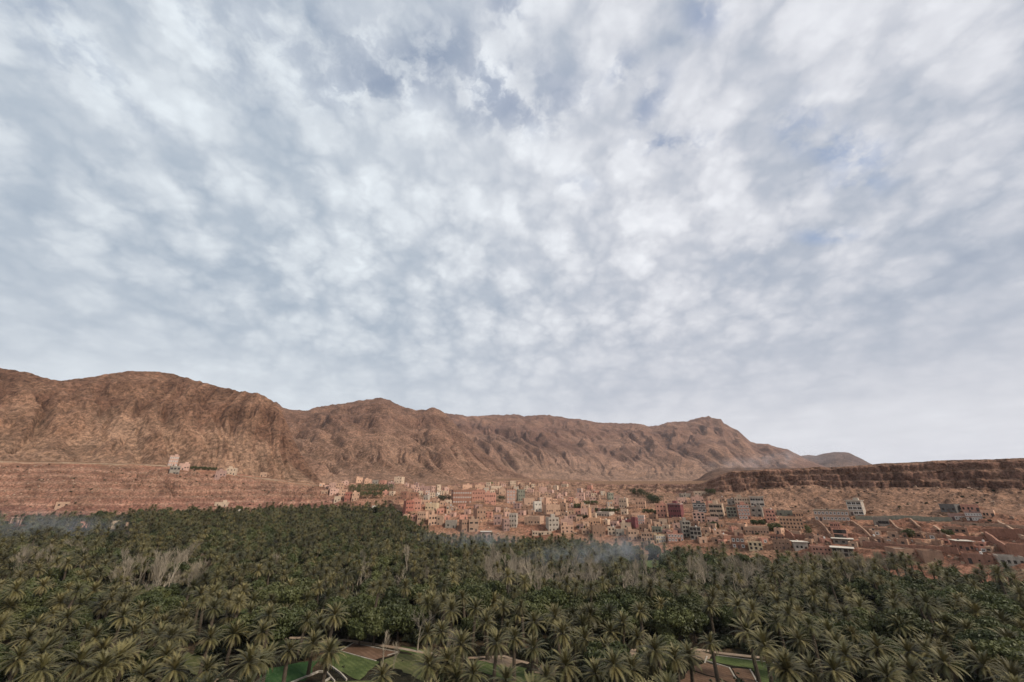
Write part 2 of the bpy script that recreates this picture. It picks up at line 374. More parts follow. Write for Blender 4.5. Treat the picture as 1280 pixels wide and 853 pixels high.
# village ground steps down in terraces
ter = (1-left)*sstep(3.5, 4.0, TG)*(1-sstep(5.0, 5.25, TG))
step_h = 2.6
zt = Z+n_big*1.2
q = np.floor(zt/step_h); fr = zt/step_h-q
Z = Z+ter*.75*((q+sstep(.55, .95, fr))*step_h-zt)
X = R*np.sin(AZg); Y = R*np.cos(AZg)
GR, GZ = R.copy(), Z.copy()
def gz(x, y):
    """height of the ground sheet at a point"""
    az = math.atan2(x, y); r = math.hypot(x, y)
    j = int(np.clip(np.searchsorted(AZ, az)-1, 0, NA-2)); f = (az-AZ[j])/(AZ[j+1]-AZ[j])
    return float(np.interp(r, GR[:, j], GZ[:, j])*(1-f)+np.interp(r, GR[:, j+1], GZ[:, j+1])*f)
def hit(px, py, off=0.0, rmin=40.0):
    """where the view ray of a photo pixel meets the ground raised by off"""
    az, t = ray(px, py)
    j = int(np.clip(np.searchsorted(AZ, az), 1, NA-2))
    rr = np.arange(rmin, 1200, .5); zz = np.interp(rr, GR[:, j], GZ[:, j])+off
    k = np.nonzero(t*rr <= zz)[0]
    if not len(k): return None
    r = rr[k[0]]; return Vector((r*math.sin(az), r*math.cos(az), t*r-off)), r
# colours: soil by place (albedo)
def mixc(a, b, t): return a+(b-a)*t[..., None]
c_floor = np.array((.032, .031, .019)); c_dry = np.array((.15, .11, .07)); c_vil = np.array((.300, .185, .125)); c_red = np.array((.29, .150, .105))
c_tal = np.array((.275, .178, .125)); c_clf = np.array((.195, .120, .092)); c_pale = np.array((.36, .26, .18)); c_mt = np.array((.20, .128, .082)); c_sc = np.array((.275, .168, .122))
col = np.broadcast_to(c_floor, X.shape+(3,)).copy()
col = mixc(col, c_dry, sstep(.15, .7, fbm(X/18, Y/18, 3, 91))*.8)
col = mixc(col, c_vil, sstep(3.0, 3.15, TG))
col = mixc(col, c_red, sstep(-.1, .6, fbm(X/40, Y/40, 3, 95)+.9*sstep(900, 1180, pxs)*(1-sstep(4.6, 5.1, TG)))*(TG > 3)*.75)
col = mixc(col, c_pale, sstep(.25, .8, fbm(X/16, Y/9, 3, 97))*.6*(TG > 3.1)*(1-left))
col = mixc(col, c_tal, sstep(4.9, 5.15, TG)*mesa)
col = mixc(col, c_tal*1.05, sstep(5.0, 5.3, TG)*(1-mesa)*(1-left))
scl = left*sstep(3.0, 3.2, TG)*(1-sstep(5.9, 6.0, TG))
col = mixc(col, c_sc, scl)
col = mixc(col, np.array((.215, .095, .070)), scl*sstep(4.35, 3.5, TG)*.8) if False else mixc(col, np.array((.225, .122, .095)), scl*(1-sstep(3.9, 4.6, TG+.25*n_mid))*.85)
col = mixc(col, np.array((.33, .215, .15)), scl*sstep(.2, .7, n_mid+.5*n_big)*.5)
scb = np.sin(Z*1.1+n_big*2.0)
col = mixc(col, np.array((.36, .245, .185)), scl*sstep(.55, .95, scb)*.55)
col = mixc(col, np.array((.20, .105, .08)), scl*sstep(.5, .95, -scb)*.45)
band = sstep(-.5, .5, np.sin(tcl*19+butt*.8+stepw*3))
col = mixc(col, c_clf, np.clip(cl*(.30+.65*band), 0, 1))
col = mixc(col, c_clf*1.5, bl*sstep(.2, .7, np.sin(tcl*9+n_mid))*.8)
col = mixc(col, c_tal*.95, cl*sstep(.3, .9, n_mid)*.6)
col = mixc(col, c_mt*1.15, (TG > 7)*1.0)
me = None
idx = np.arange(NR*NA).reshape(NR, NA)
F = np.stack([idx[:-1, :-1], idx[1:, :-1], idx[1:, 1:], idx[:-1, 1:]], -1)[:, :, ::-1].reshape(-1, 4)
V = np.stack([X, Y, Z], -1).reshape(-1, 3)
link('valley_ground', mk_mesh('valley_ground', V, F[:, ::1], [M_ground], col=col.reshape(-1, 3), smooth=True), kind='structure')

# ---------------------------------------------------------------- mountains
def mountain(name, sky_pts, ridge_d, foot_pts, foot_d, m, ncol, nrow, p, amp, freq, cfun, back=.5, seed=0, shear=0):
    """slope from a foot line up to a ridge line and down behind it; heights in metres from the photo's skyline at the chosen distance"""
    S = []
    for (px, py), d in zip(sky_pts, np.interp([q[0] for q in sky_pts], [a for a, _ in ridge_d], [b for _, b in ridge_d])):
        az, t = ray(px, py); S.append((az, d, t*d))
    Fo = []
    for (px, py), d in zip(foot_pts, np.interp([q[0] for q in foot_pts], [a for a, _ in foot_d], [b for _, b in foot_d])):
        az, t = ray(px, py); Fo.append((az, d, t*d-6))
    S = np.array(sorted(S)); Fo = np.array(sorted(Fo))
    az = np.linspace(S[0, 0], S[-1, 0], ncol)
    rs, zs = np.interp(az, S[:, 0], S[:, 1]), np.interp(az, S[:, 0], S[:, 2])
    rf, zf = np.interp(az, Fo[:, 0], Fo[:, 1]), np.interp(az, Fo[:, 0], Fo[:, 2])
    zs = np.maximum(zs, zf+.5)
    nb = nrow//5
    t = np.concatenate([np.linspace(0, 1, nrow)**.92, 1+np.linspace(1/nb, 1, nb)])[:, None]
    A = np.broadcast_to(az, (len(t), ncol)); tt = np.broadcast_to(t, A.shape)
    up = np.clip(tt, 0, 1); bk = np.clip(tt-1, 0, 1)
    r = rf+(rs-rf)*up+(rs-rf)*back*bk
    h = np.maximum(zs-zf, 1)
    X = r*np.sin(A); Y = r*np.cos(A)
    q1 = fbm(X*freq*.5, Y*freq*.5, 4, seed+1)
    gl = ridged(A*rs*freq*1.3+q1*.8+shear*up, r*freq*.35+A*3, 4, seed+5)
    gl2 = ridged(X*freq*2.2+q1, Y*freq*1.6, 4, seed+9)
    pr = up**(p*(1+.18*q1))
    crag = sstep(.45, .75, pr+.20*q1)                     # craggy upper part over smoother scree
    env = sstep(0, .30, up)*(1-.88*sstep(.80, 1, up))*(1-bk)
    z = zf+(zs-zf)*(pr)*(1-bk*bk*.95)
    ha = np.minimum(h, np.median(h))
    z = z-env*amp*ha*((gl-.4)*1.15+(.3+.7*crag)*(gl2-.4)*.55)+env*amp*ha*.6*q1
    ledge = np.sin(z*freq*14+q1*3)                        # beds standing out as ledges
    z = z+env*crag*amp*ha*.10*ledge
    z = z+(1-env)*up*(1-bk)*ha*.012*fbm(X*freq*6, Y*freq*6, 4, seed+14)
    col = cfun(up, pr, crag, gl, gl2, q1, ledge, X, Y, A)
    nr = len(t); idx = np.arange(nr*ncol).reshape(nr, ncol)
    F = np.stack([idx[:-1, :-1], idx[:-1, 1:], idx[1:, 1:], idx[1:, :-1]], -1).reshape(-1, 4)
    link(name, mk_mesh(name, np.stack([X, Y, z], -1).reshape(-1, 3), F, [m], col=np.clip(col, .02, .8).reshape(-1, 3), smooth=True), kind='structure')
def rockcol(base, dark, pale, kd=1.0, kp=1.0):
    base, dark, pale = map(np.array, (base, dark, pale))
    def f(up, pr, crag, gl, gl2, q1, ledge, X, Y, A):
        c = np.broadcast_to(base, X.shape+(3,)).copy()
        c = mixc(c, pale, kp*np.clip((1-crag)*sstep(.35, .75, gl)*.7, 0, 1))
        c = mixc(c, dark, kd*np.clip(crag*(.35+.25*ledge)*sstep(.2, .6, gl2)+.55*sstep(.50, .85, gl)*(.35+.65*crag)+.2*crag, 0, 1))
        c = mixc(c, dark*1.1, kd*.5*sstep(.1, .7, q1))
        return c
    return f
M1_sky = [(-900, 500), (-500, 468), (-200, 455), (0, 459), (20, 462), (40, 467.5), (60, 474), (75, 476), (100, 473.5), (130, 468.5), (165, 465), (200, 464.5), (220, 467), (235, 471), (255, 478), (270, 482), (300, 488),
          (322, 490), (330, 494), (345, 505), (352, 516), (359, 530), (366, 548), (375, 566), (388, 586), (400, 600), (412, 612), (430, 622)]
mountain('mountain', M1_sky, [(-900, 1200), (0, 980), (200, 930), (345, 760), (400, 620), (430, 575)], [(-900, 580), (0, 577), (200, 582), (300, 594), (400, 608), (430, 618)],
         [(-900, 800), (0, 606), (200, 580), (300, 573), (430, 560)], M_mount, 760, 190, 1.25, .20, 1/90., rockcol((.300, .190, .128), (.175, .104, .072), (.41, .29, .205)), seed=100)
M2_sky = [(270, 560), (300, 535), (320, 510), (338, 503.5), (345, 502.5), (352, 507), (362, 511), (385, 512), (392, 510), (400, 508), (403, 507.5), (420, 506.5), (435, 503), (448, 500), (460, 499.5), (470, 497), (478, 497), (488, 499), (495, 503.5),
          (508, 509), (520, 512), (530, 510.5), (543, 509.5), (550, 512), (556, 516), (566, 526), (582, 543), (600, 560), (620, 576), (645, 591), (670, 601), (700, 607)]
mountain('mountain', M2_sky, [(270, 1500), (475, 1500), (556, 1420), (620, 1200), (700, 1000)], [(270, 604), (400, 608), (490, 606), (600, 606), (700, 606)], [(270, 620), (400, 610), (490, 640), (600, 760), (700, 930)],
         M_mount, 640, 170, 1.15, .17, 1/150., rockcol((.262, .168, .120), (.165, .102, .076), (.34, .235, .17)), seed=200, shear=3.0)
M3_sky = [(500, 540), (530, 522), (548, 516.5), (560, 515.5), (575, 517), (585, 519.5), (600, 519.5), (615, 518), (630, 517.5), (648, 517.5), (655, 520), (665, 518.5), (678, 518), (695, 519.5), (712, 522.5), (725, 524), (738, 525.5), (752, 528.5), (775, 528.5), (790, 529),
          (802, 531), (816, 533.5), (824, 532), (834, 528.5), (850, 527), (860, 526.5), (868, 523), (880, 521.5), (886, 520.5), (890, 523), (901, 523), (905, 529), (916, 534.5), (922, 537), (930, 545), (938, 552), (946, 554.5), (960, 555), (972, 559.5), (985, 562), (995, 567), (1010, 575), (1030, 583), (1060, 592), (1090, 598)]
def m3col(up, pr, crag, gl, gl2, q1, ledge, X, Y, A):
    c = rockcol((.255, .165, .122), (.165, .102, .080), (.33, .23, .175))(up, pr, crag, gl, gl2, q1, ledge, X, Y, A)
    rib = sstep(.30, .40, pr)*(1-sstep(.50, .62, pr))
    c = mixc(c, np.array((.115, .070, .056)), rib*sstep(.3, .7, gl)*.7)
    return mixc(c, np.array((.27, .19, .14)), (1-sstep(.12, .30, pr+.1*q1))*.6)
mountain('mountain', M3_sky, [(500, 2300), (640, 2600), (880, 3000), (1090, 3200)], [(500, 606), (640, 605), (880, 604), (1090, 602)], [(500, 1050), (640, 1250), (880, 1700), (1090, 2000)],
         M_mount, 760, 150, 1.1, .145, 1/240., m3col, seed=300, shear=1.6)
M4_sky = [(960, 585), (985, 574), (1000, 570), (1010, 568.5), (1020, 569.5), (1030, 567), (1042, 565.3), (1052, 565), (1061, 566), (1068, 569.5), (1078, 574), (1088, 579.5), (1096, 583), (1110, 588), (1130, 595)]
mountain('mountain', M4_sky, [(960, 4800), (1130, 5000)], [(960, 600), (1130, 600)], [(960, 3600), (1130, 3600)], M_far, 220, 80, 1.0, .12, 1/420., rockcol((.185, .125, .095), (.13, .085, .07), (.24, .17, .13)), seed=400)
M5_sky = [(860, 603), (874, 598), (882, 592), (890, 588), (899, 585.5), (912, 584.8), (940, 584.5), (980, 585), (1020, 585.5), (1060, 586), (1110, 592)]
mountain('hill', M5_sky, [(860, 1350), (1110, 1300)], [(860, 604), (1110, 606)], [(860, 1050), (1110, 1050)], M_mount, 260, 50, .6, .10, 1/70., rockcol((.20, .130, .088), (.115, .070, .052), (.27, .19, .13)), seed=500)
# ================================================================ fields, paths and bunds on the grove floor
def ground_strip(name, pts, width, height, m, step=2.0, lift=0.0, world=False, jitter=0.0, seed=0, parent=None, sink=.6):
    """a wall, bund or path that follows the ground along photo points: top face plus two sides and ends"""
    P = [p if world else hit(*p)[0] for p in pts]
    Q = []
    for a, b in zip(P[:-1], P[1:]):
        L = math.hypot(b[0]-a[0], b[1]-a[1]); n = max(1, int(L/step))
        for i in range(n): Q.append((a[0]+(b[0]-a[0])*i/n, a[1]+(b[1]-a[1])*i/n))
    Q.append((P[-1][0], P[-1][1]))
    rs = np.random.RandomState(seed+len(Q)); V = []
    g0 = np.array([gz(x, y) for x, y in Q]); kk = 4 if height > .8 else 0
    gs = np.array([g0[max(0, i-kk):i+kk+1].mean() for i in range(len(Q))])
    for i, (x, y) in enumerate(Q):
        a = Q[max(0, i-1)]; b = Q[min(len(Q)-1, i+1)]
        dx, dy = b[0]-a[0], b[1]-a[1]; L = math.hypot(dx, dy) or 1; nx, ny = -dy/L, dx/L
        hh = height*(1+jitter*(rs.rand()-.5)); w2 = width/2
        za, zb = gz(x+nx*w2, y+ny*w2), gz(x-nx*w2, y-ny*w2); zt = max(max(za, zb, g0[i])+(hh*.35 if kk else hh), gs[i]+hh)+lift
        V += [(x+nx*w2, y+ny*w2, za-sink), (x+nx*w2, y+ny*w2, zt), (x-nx*w2, y-ny*w2, zt), (x-nx*w2, y-ny*w2, zb-sink)]
    F = []
    for i in range(len(Q)-1):
        o = i*4
        for k in range(3): F.append((o+k, o+k+1, o+k+5, o+k+4))
    n = (len(Q)-1)*4; F.append((0, 3, 2, 1)); F.append((n, n+1, n+2, n+3))
    F = [f[::-1] for f in F]
    return link(name, mk_mesh(name, V, F, [m]), parent)
def plot_mat(name, c1, c2, s=1.2, rows=0):
    def b(t):
        p = pos(t); n = t.noise(p, s, 5, .7); n2 = t.noise(p, .25, 3, .6)
        wv_ = t.n('ShaderNodeTexWave', I_Scale=.42, I_Distortion=2.5, bands_direction='DIAGONAL'); t.put(wv_.inputs[0], p)
        f = t.math('MULTIPLY', t.math('MULTIPLY', n, t.rng(n2, .3, .7, .2, 1.8)), t.rng(wv_.outputs[1], 0, 1, .6, 1.25))
        t.put(t.bs.inputs['Base Color'], t.mix(f, c4(c1), c4(c2)))
        t.put(t.bs.inputs['Normal'], t.n('ShaderNodeBump', I_Strength=.9, I_Distance=.3, I_Height=n).outputs[0])
    return mat(name, b, .95, .1)
M_crop = plot_mat('green_crop', (.046, .064, .020), (.105, .125, .044), 1.6)
M_emer = plot_mat('lush_crop', (.024, .056, .018), (.045, .085, .028), 1.0)
M_lawn = plot_mat('weedy_grass', (.070, .080, .028), (.145, .132, .060), 1.2)
M_till = plot_mat('tilled_soil', (.100, .058, .036), (.175, .105, .068), 1.8)
M_sand = plot_mat('bare_sand', (.19, .13, .085), (.30, .215, .145), .9)
M_dirt = plot_mat('dirt_track', (.25, .175, .12), (.40, .30, .215), .8)
M_conc = plot_mat('pale_concrete', (.28, .24, .19), (.45, .40, .33), 1.2)
M_mud = plot_mat('mud_wall_plaster', (.200, .105, .072), (.330, .190, .130), 1.0)
M_mudp = plot_mat('pale_mud_plaster', (.27, .17, .115), (.42, .29, .20), 1.0)
def field(name, quad, m, lift=.06):
    A = [hit(*p)[0] for p in quad]; n = 14; V = []
    for i in range(n+1):
        for j in range(n+1):
            u, v = i/n, j/n
            x = (A[0].x*(1-u)+A[1].x*u)*(1-v)+(A[3].x*(1-u)+A[2].x*u)*v
            y = (A[0].y*(1-u)+A[1].y*u)*(1-v)+(A[3].y*(1-u)+A[2].y*u)*v
            e = .55 if min(i, j, n-i, n-j) == 0 else .3; wx, wy = float(perlin(np.array(x/2.3), np.array(y/2.3), 5)), float(perlin(np.array(x/2.3), np.array(y/2.3), 6))
            x += wx*e; y += wy*e; V.append((x, y, gz(x, y)+lift))
    idx = np.arange((n+1)**2).reshape(n+1, n+1)
    F = np.stack([idx[:-1, :-1], idx[1:, :-1], idx[1:, 1:], idx[:-1, 1:]], -1).reshape(-1, 4)
    v = np.array(V); a = v[F[0][1]]-v[F[0][0]]; b2 = v[F[0][2]]-v[F[0][0]]
    if np.cross(a, b2)[2] < 0: F = F[:, ::-1]
    link(name, mk_mesh(name, V, F, [m], smooth=True), kind='structure')
FIELDS = [
 ('field', [(395, 826), (426, 815), (474, 828), (448, 851)], M_crop, .064), ('field', [(330, 838), (398, 826), (380, 852), (318, 860)], M_emer, .07),
 ('field', [(426, 814.5), (442, 805), (497.5, 816.5), (470, 827)], M_till, .09), ('field', [(476, 828), (499, 817), (545, 826), (535, 856)], M_lawn, .06),
 ('field', [(499, 813), (503, 808), (540, 815), (530, 822)], M_crop, .08), ('field', [(395, 854), (450, 852), (532, 857), (520, 885)], M_lawn, .055),
 ('field', [(585, 835), (600, 826), (660, 836), (650, 858)], M_crop, .06), ('field', [(598, 826), (618, 822), (652, 828), (640, 836)], M_sand, .08),
 ('field', [(664, 842), (676, 832), (700, 834), (694, 846)], M_sand, .07), ('field', [(640, 846), (672, 842), (690, 856), (640, 864)], M_crop, .05),
 ('field', [(862, 838), (880, 828), (912, 836), (926, 858)], M_till, .07), ('field', [(884, 827), (896, 821), (968, 829), (966, 842)], M_crop, .07),
 ('field', [(914, 836), (938, 838), (948, 856), (928, 858)], M_till, .08), ('field', [(941, 838), (966, 842), (985, 858), (950, 857)], M_crop, .06),
 ('field', [(845, 858), (862, 839), (926, 859), (900, 875)], M_till, .05), ('field', [(865, 822), (872, 815), (892, 820), (882, 827)], M_sand, .06),
 ('field', [(1040, 764), (1060, 756), (1096, 762), (1090, 772)], M_lawn, .1), ('field', [(795, 710), (800, 702), (828, 703), (830, 713)], M_crop, .6),
 ('field', [(296, 770), (302, 761), (325, 764), (318, 774)], M_crop, .1), ('field', [(225, 832), (232, 816), (256, 822), (250, 848)], M_lawn, .06),
 ('field', [(325, 812), (345, 800), (425, 803), (422, 811)], M_lawn, .05), ('field', [(0, 845), (14, 835), (40, 850), (20, 862)], M_sand, .06),
 ('field', [(220, 858), (240, 849), (320, 852), (320, 868)], M_sand, .05), ('field', [(608, 605.5), (609, 603.2), (624, 603.2), (624, 605.8)], M_crop, .25),
 ('field', [(1075, 775), (1085, 768), (1122, 774), (1125, 790)], M_lawn, .1), ('field', [(780, 822), (790, 812), (840, 816), (845, 824)], M_dirt, .05)]
for f in FIELDS: field(*f)
BUNDS = [([(426, 814.5), (442, 805)], .35), ([(442, 805), (497.5, 816.5)], .22), ([(497.5, 816.5), (484, 821)], .35), ([(426, 815), (470, 827.5)], .25),
         ([(884, 828), (912, 836), (920, 850)], .3), ([(938, 838), (947, 855)], .3), ([(884, 822), (881, 830)], .3), ([(896, 821), (968, 829.5)], .25), ([(499, 812), (541, 817)], .25)]
for p, wd in BUNDS: ground_strip('bund', p, wd, .16, M_conc, 1.5)['kind'] = 'structure'
TRACKS = [([(385, 804), (430, 801), (500, 811), (560, 822)], 1.2), ([(832, 813), (850, 812), (880, 814), (905, 818), (960, 824)], 1.4), ([(585, 824), (630, 822), (660, 830)], 1.0),
          ([(330, 806), (350, 799), (385, 797)], 1.4)]
for p, wd in TRACKS: ground_strip('path', p, wd, .10, M_dirt, 1.5)['kind'] = 'structure'
# irrigation channel with pale walls that forks at the lower edge
for lab, p in (('pale concrete irrigation channel wall running from the fork up to the palms', [(433, 852), (425, 843), (412, 834)]),
               ('pale irrigation channel wall bending along the edge of the lush green plot', [(418, 854), (408, 842), (398, 841), (350, 862)]),
               ('short pale channel wall in front of the bend beside the lush plot', [(414, 848), (402, 856)])):
    o = ground_strip('channel_wall', p, .26, .35, M_conc, 1.0); o['label'] = lab; o['category'] = 'channel wall'; o['group'] = 'irrigation channel walls'
ROADS = [([(-120, 576.5), (0, 577.8), (60, 578.2), (120, 579.8), (190, 582.2), (240, 586), (300, 595), (350, 601), (402, 607.6)], 3.6, M_dirt),
         ([(800, 671), (838, 665), (850, 664)], 2.0, M_dirt), ([(880, 670), (893, 668), (905, 664)], 2.5, M_dirt)]
for p, wd, m in ROADS: ground_strip('road', p, wd, .22, m, 3.0)['kind'] = 'structure'

# ================================================================ plants: prototypes
def frond_geo(elev, L, droop, nl, wl, leaf, rs):
    """one feather leaf: bent rib plus leaflets down both sides; base at the origin, pointing to +X"""
    n = 8; pts = [np.zeros(3)]; a = elev
    for i in range(n):
        d = np.array([math.cos(a), 0, math.sin(a)]); pts.append(pts[-1]+d*L/n); a -= droop*(.5+1.1*i/n)/n
    pts = np.array(pts); V = []; F = []
    for i in range(n+1):
        wd = .07*(1-i/n*.8); V += [pts[i]+(0, wd, 0), pts[i]-(0, wd, 0)]
    for i in range(n): o = i*2; F += [(o, o+1, o+3), (o, o+3, o+2)]
    for s in (-1, 1):
        for k in range(nl):
            t = (k+.6)/nl*.90+.10; q = t*n; i = min(int(q), n-1); f = q-i
            b = pts[i]*(1-f)+pts[i+1]*f; dr = pts[i+1]-pts[i]; dr = dr/np.linalg.norm(dr)
            ll = leaf*(math.sin(min(1, t*1.15)*math.pi)**.5*.8+.25)*(.85+.3*rs.rand())
            up = np.array([-dr[2], 0, dr[0]])
            out_ = np.array([0, s*.80, 0])+dr*.62+up*(.18-.25*rs.rand()); out_ /= np.linalg.norm(out_)
            e = b+out_*ll+np.array([0, 0, -.10*ll]); o = len(V)
            V += [b-dr*wl*.5, b+dr*wl*.5, e]; F.append((o, o+1, o+2))
    return np.array(V), np.array(F)
def rotz(V, a): c, s = math.cos(a), math.sin(a); return V@np.array([[c, s, 0], [-s, c, 0], [0, 0, 1]])
def crown_geo(nf, nl, wl, leaf, R, seed, dead=8):
    rs = np.random.RandomState(seed); V = []; F = []; MI = []; o = 0
    spec = crown_spec(nf, R, rs, dead)
    for (e, L, dr, ang, z, dd) in spec:
        v, f = frond_geo(e, L, dr, nl, wl, leaf, rs); v = rotz(v, ang); v[:, 2] += z
        V.append(v); F.append(f+o); MI += [1 if dd else 0]*len(f); o += len(v)
    return np.concatenate(V), np.concatenate(F), MI
def crown_spec(nf, R, rs, dead):
    S = []
    for i in range(nf):
        u = i/nf; e = math.radians(84-122*u**.88+rs.uniform(-8, 8)); L = R*(.92+.25*rs.rand())*(.80+.35*math.sin(u*math.pi))
        S.append((e, L, math.radians(44+44*u+rs.uniform(-14, 14)), i*2.39996+rs.uniform(-.15, .15), .25-.35*u, False))
    for i in range(dead):
        S.append((math.radians(-48+rs.uniform(-22, 12)), R*.68*(.8+.3*rs.rand()), math.radians(38), rs.uniform(0, 6.28), -.2, True))
    return S
def tube(path, rad, sides=6, cap=True):
    V = []; F = []
    for i, (p, r) in enumerate(zip(path, rad)):
        a = path[max(0, i-1)]; b = path[min(len(path)-1, i+1)]; d = np.array(b)-np.array(a); d = d/(np.linalg.norm(d)+1e-9)
        u = np.cross(d, (0.3, .9, .1)); u /= np.linalg.norm(u); v = np.cross(d, u)
        for k in range(sides):
            t = 2*math.pi*k/sides; V.append(np.array(p)+r*(u*math.cos(t)+v*math.sin(t)))
    for i in range(len(path)-1):
        for k in range(sides):
            a = i*sides+k; b = i*sides+(k+1) % sides; F += [(a, b, b+sides), (a, b+sides, a+sides)]
    return np.array(V), np.array(F)
def trunk_mesh(h, lean, seed, sides=8, rings=14, r0=.30):
    rs = np.random.RandomState(seed); path = []; rad = []
    for i in range(rings+1):
        t = i/rings; path.append((lean*t*t, .15*math.sin(t*3+seed), h*t-.5*(1-t)))
        rad.append(r0*(1.35-.45*t+.35*max(0, .12-t)*6)*(1+.13*(i % 2))+(.10 if t > .93 else 0))
    v, f = tube(path, rad, sides); return mk_mesh('palm_trunk', v, f, [M_bark], smooth=False)
crownsHi = []; crownsLo = []
for k in range(6):
    v, f, mi = crown_geo(72, 14, .17, .52, 3.2, 40+k); crownsHi.append(mk_mesh('palm_crown', v, f, [M_palm, M_palm_old], mi))
for k in range(5):
    v, f, mi = crown_geo(56, 7, .32, .55, 3.05, 60+k, 6); crownsLo.append((v, f, mi))
TRH = [5.5, 7.0, 8.5, 10.0]
trunks = [trunk_mesh(h, .5*(-1)**i, i) for i, h in enumerate(TRH)]
fr_rs = np.random.RandomState(5)
frondM = []; frondSpec = []
for e in (75, 55, 36, 18, 2, -14, -30):
    for q in range(2):
        v, f = frond_geo(math.radians(e), 3.35, math.radians(52+ (60-e)*.28), 22, .13, .52, fr_rs)
        frondM.append((e, mk_mesh('palm_frond', v, f, [M_palm])))
v, f = frond_geo(math.radians(-50), 2.4, math.radians(38), 12, .12, .5, fr_rs); frondDead = mk_mesh('dry_frond', v, f, [M_palm_old])
# low detail palms with trunk for the mass
def merge(parts):
    V = []; F = []; MI = []; o = 0
    for v, f, m in parts:
        V.append(v); F.append(f+o); MI += ([m]*len(f) if isinstance(m, int) else list(m)); o += len(v)
    return np.concatenate(V), np.concatenate(F), MI
loMeshes = []
for k, (v, f, mi) in enumerate(crownsLo):
    h = [6, 7.5, 8.5, 7, 9][k]; tv, tf = tube([(0, 0, -.5), (.1, 0, h*.5), (0, 0, h)], [.42, .32, .30], 5)
    V, F, MI = merge([(v+np.array([0, 0, h]), f, mi), (tv, tf, 2)]); loMeshes.append(mk_mesh('palm', V, F, [M_palm, M_palm_old, M_bark], MI))
# broad-leaved trees
def leaf_cloud(cent, rad, n, size, rs, flat=.8):
    d = rs.normal(size=(n, 3)); d /= np.linalg.norm(d, axis=1)[:, None]
    r = rad*(.55+.5*rs.rand(n)**.5)[:, None]; p = cent+d*r*np.array([1, 1, flat])
    t1 = rs.normal(size=(n, 3))+d*.2; t1 /= np.linalg.norm(t1, axis=1)[:, None]
    t2 = np.cross(t1, d+rs.normal(size=(n, 3))*.5); t2 /= np.linalg.norm(t2, axis=1)[:, None]+1e-9
    s = (size*(.6+.8*rs.rand(n)))[:, None]
    V = np.stack([p-t1*s, p+t2*s*.55, p+t1*s, p-t2*s*.55], 1).reshape(-1, 3)
    return V, np.arange(n*4).reshape(n, 4)
def broad_geo(seed, R, H, nlobe, nleaf, size):
    rs = np.random.RandomState(seed); V = []; F = []; o = 0; limbs = []
    for i in range(nlobe):
        a = rs.uniform(0, 6.28); q = R*.72*math.sqrt(rs.rand()); zz = H*(.42+.42*rs.rand()*(1-.35*q/R)); c = np.array([q*math.cos(a), q*math.sin(a), zz])
        rr = R*(.26+.24*rs.rand()); v, f = leaf_cloud(c, rr, int(nleaf*(rr/R)**2*6), size, rs); V.append(v); F.append(f+o); o += len(v); limbs.append(c)
    return np.concatenate(V), np.concatenate(F), limbs
def limbs_geo(limbs, H, r0, rs):
    parts = [tube([(0, 0, -.5), (.08, .05, H*.18), (0, .1, H*.36)], [r0*1.3, r0, r0*.8], 6)]
    for c in limbs: parts.append(tube([(0, .1, H*.28), (c[0]*.45, c[1]*.45, H*.28+(c[2]-H*.28)*.6), tuple(c)], [r0*.5, r0*.3, .04], 4))
    V = []; F = []; o = 0
    for v, f in parts: V.append(v); F.append(f+o); o += len(v)
    return np.concatenate(V), np.concatenate(F)
broads = []
for k in range(5):
    R = 3.2+.3*k; H = 6.5+.5*k; v, f, lb = broad_geo(200+k, R, H, 15, 420, .30)
    tv, tf = limbs_geo(lb, H, .22, None)
    broads.append((mk_mesh('leafy_crown', v, f, [M_leaf]), mk_mesh('branches', tv, tf, [M_bark])))
broadLo = []
for k in range(4):
    v, f, lb = broad_geo(230+k, 3.3, 6.8, 12, 160, .44); broadLo.append(mk_mesh('leafy_tree', v, f, [M_leaf]))
shrubs = []
for k in range(4):
    v, f, lb = broad_geo(260+k, 1.7, 2.4, 6, 70, .34); shrubs.append(mk_mesh('shrub', v, f, [M_shrub]))
# bare trees
def bare_geo(seed, H, spread, levels=4, base=.18, kids=3):
    rs = np.random.RandomState(seed); V = []; F = []; o = 0
    def seg(p, d, L, r, lv):
        nonlocal o
        q = p+d*L*.5+rs.normal(size=3)*L*.04; e = q+(d+rs.normal(size=3)*.12)*L*.5
        v, f = tube([p, q, e], [r, r*.75, r*.5], 3 if lv < levels else 4); V.append(v); F.append(f+o); o += len(v)
        if lv == 0: return
        for i in range(kids+(lv < 3)):
            t = .35+.65*(i+rs.rand())/(kids+1); s = p+(e-p)*t
            a = rs.normal(size=3); a -= a.dot(d)*d; a /= np.linalg.norm(a)+1e-9
            nd = d*math.cos(spread)+a*math.sin(spread)+np.array([0, 0, .12]); nd /= np.linalg.norm(nd)
            seg(s, nd, L*(.50+.2*rs.rand()), max(r*.45, .022), lv-1)
    seg(np.array([0, 0, -.4]), np.array([0, 0, 1.]), H*.52, base, levels)
    return np.concatenate(V), np.concatenate(F)
bares = []
for k in range(4):
    v, f = bare_geo(300+k, 8.5+k*.4, .62+.08*k); bares.append(mk_mesh('bare_branches', v, f, [M_twig]))
poplars = []
for k in range(3):
    v, f = bare_geo(320+k, 11.5, .30, 4, .16, 3); poplars.append(mk_mesh('bare_poplar_branches', v, f, [M_twig]))
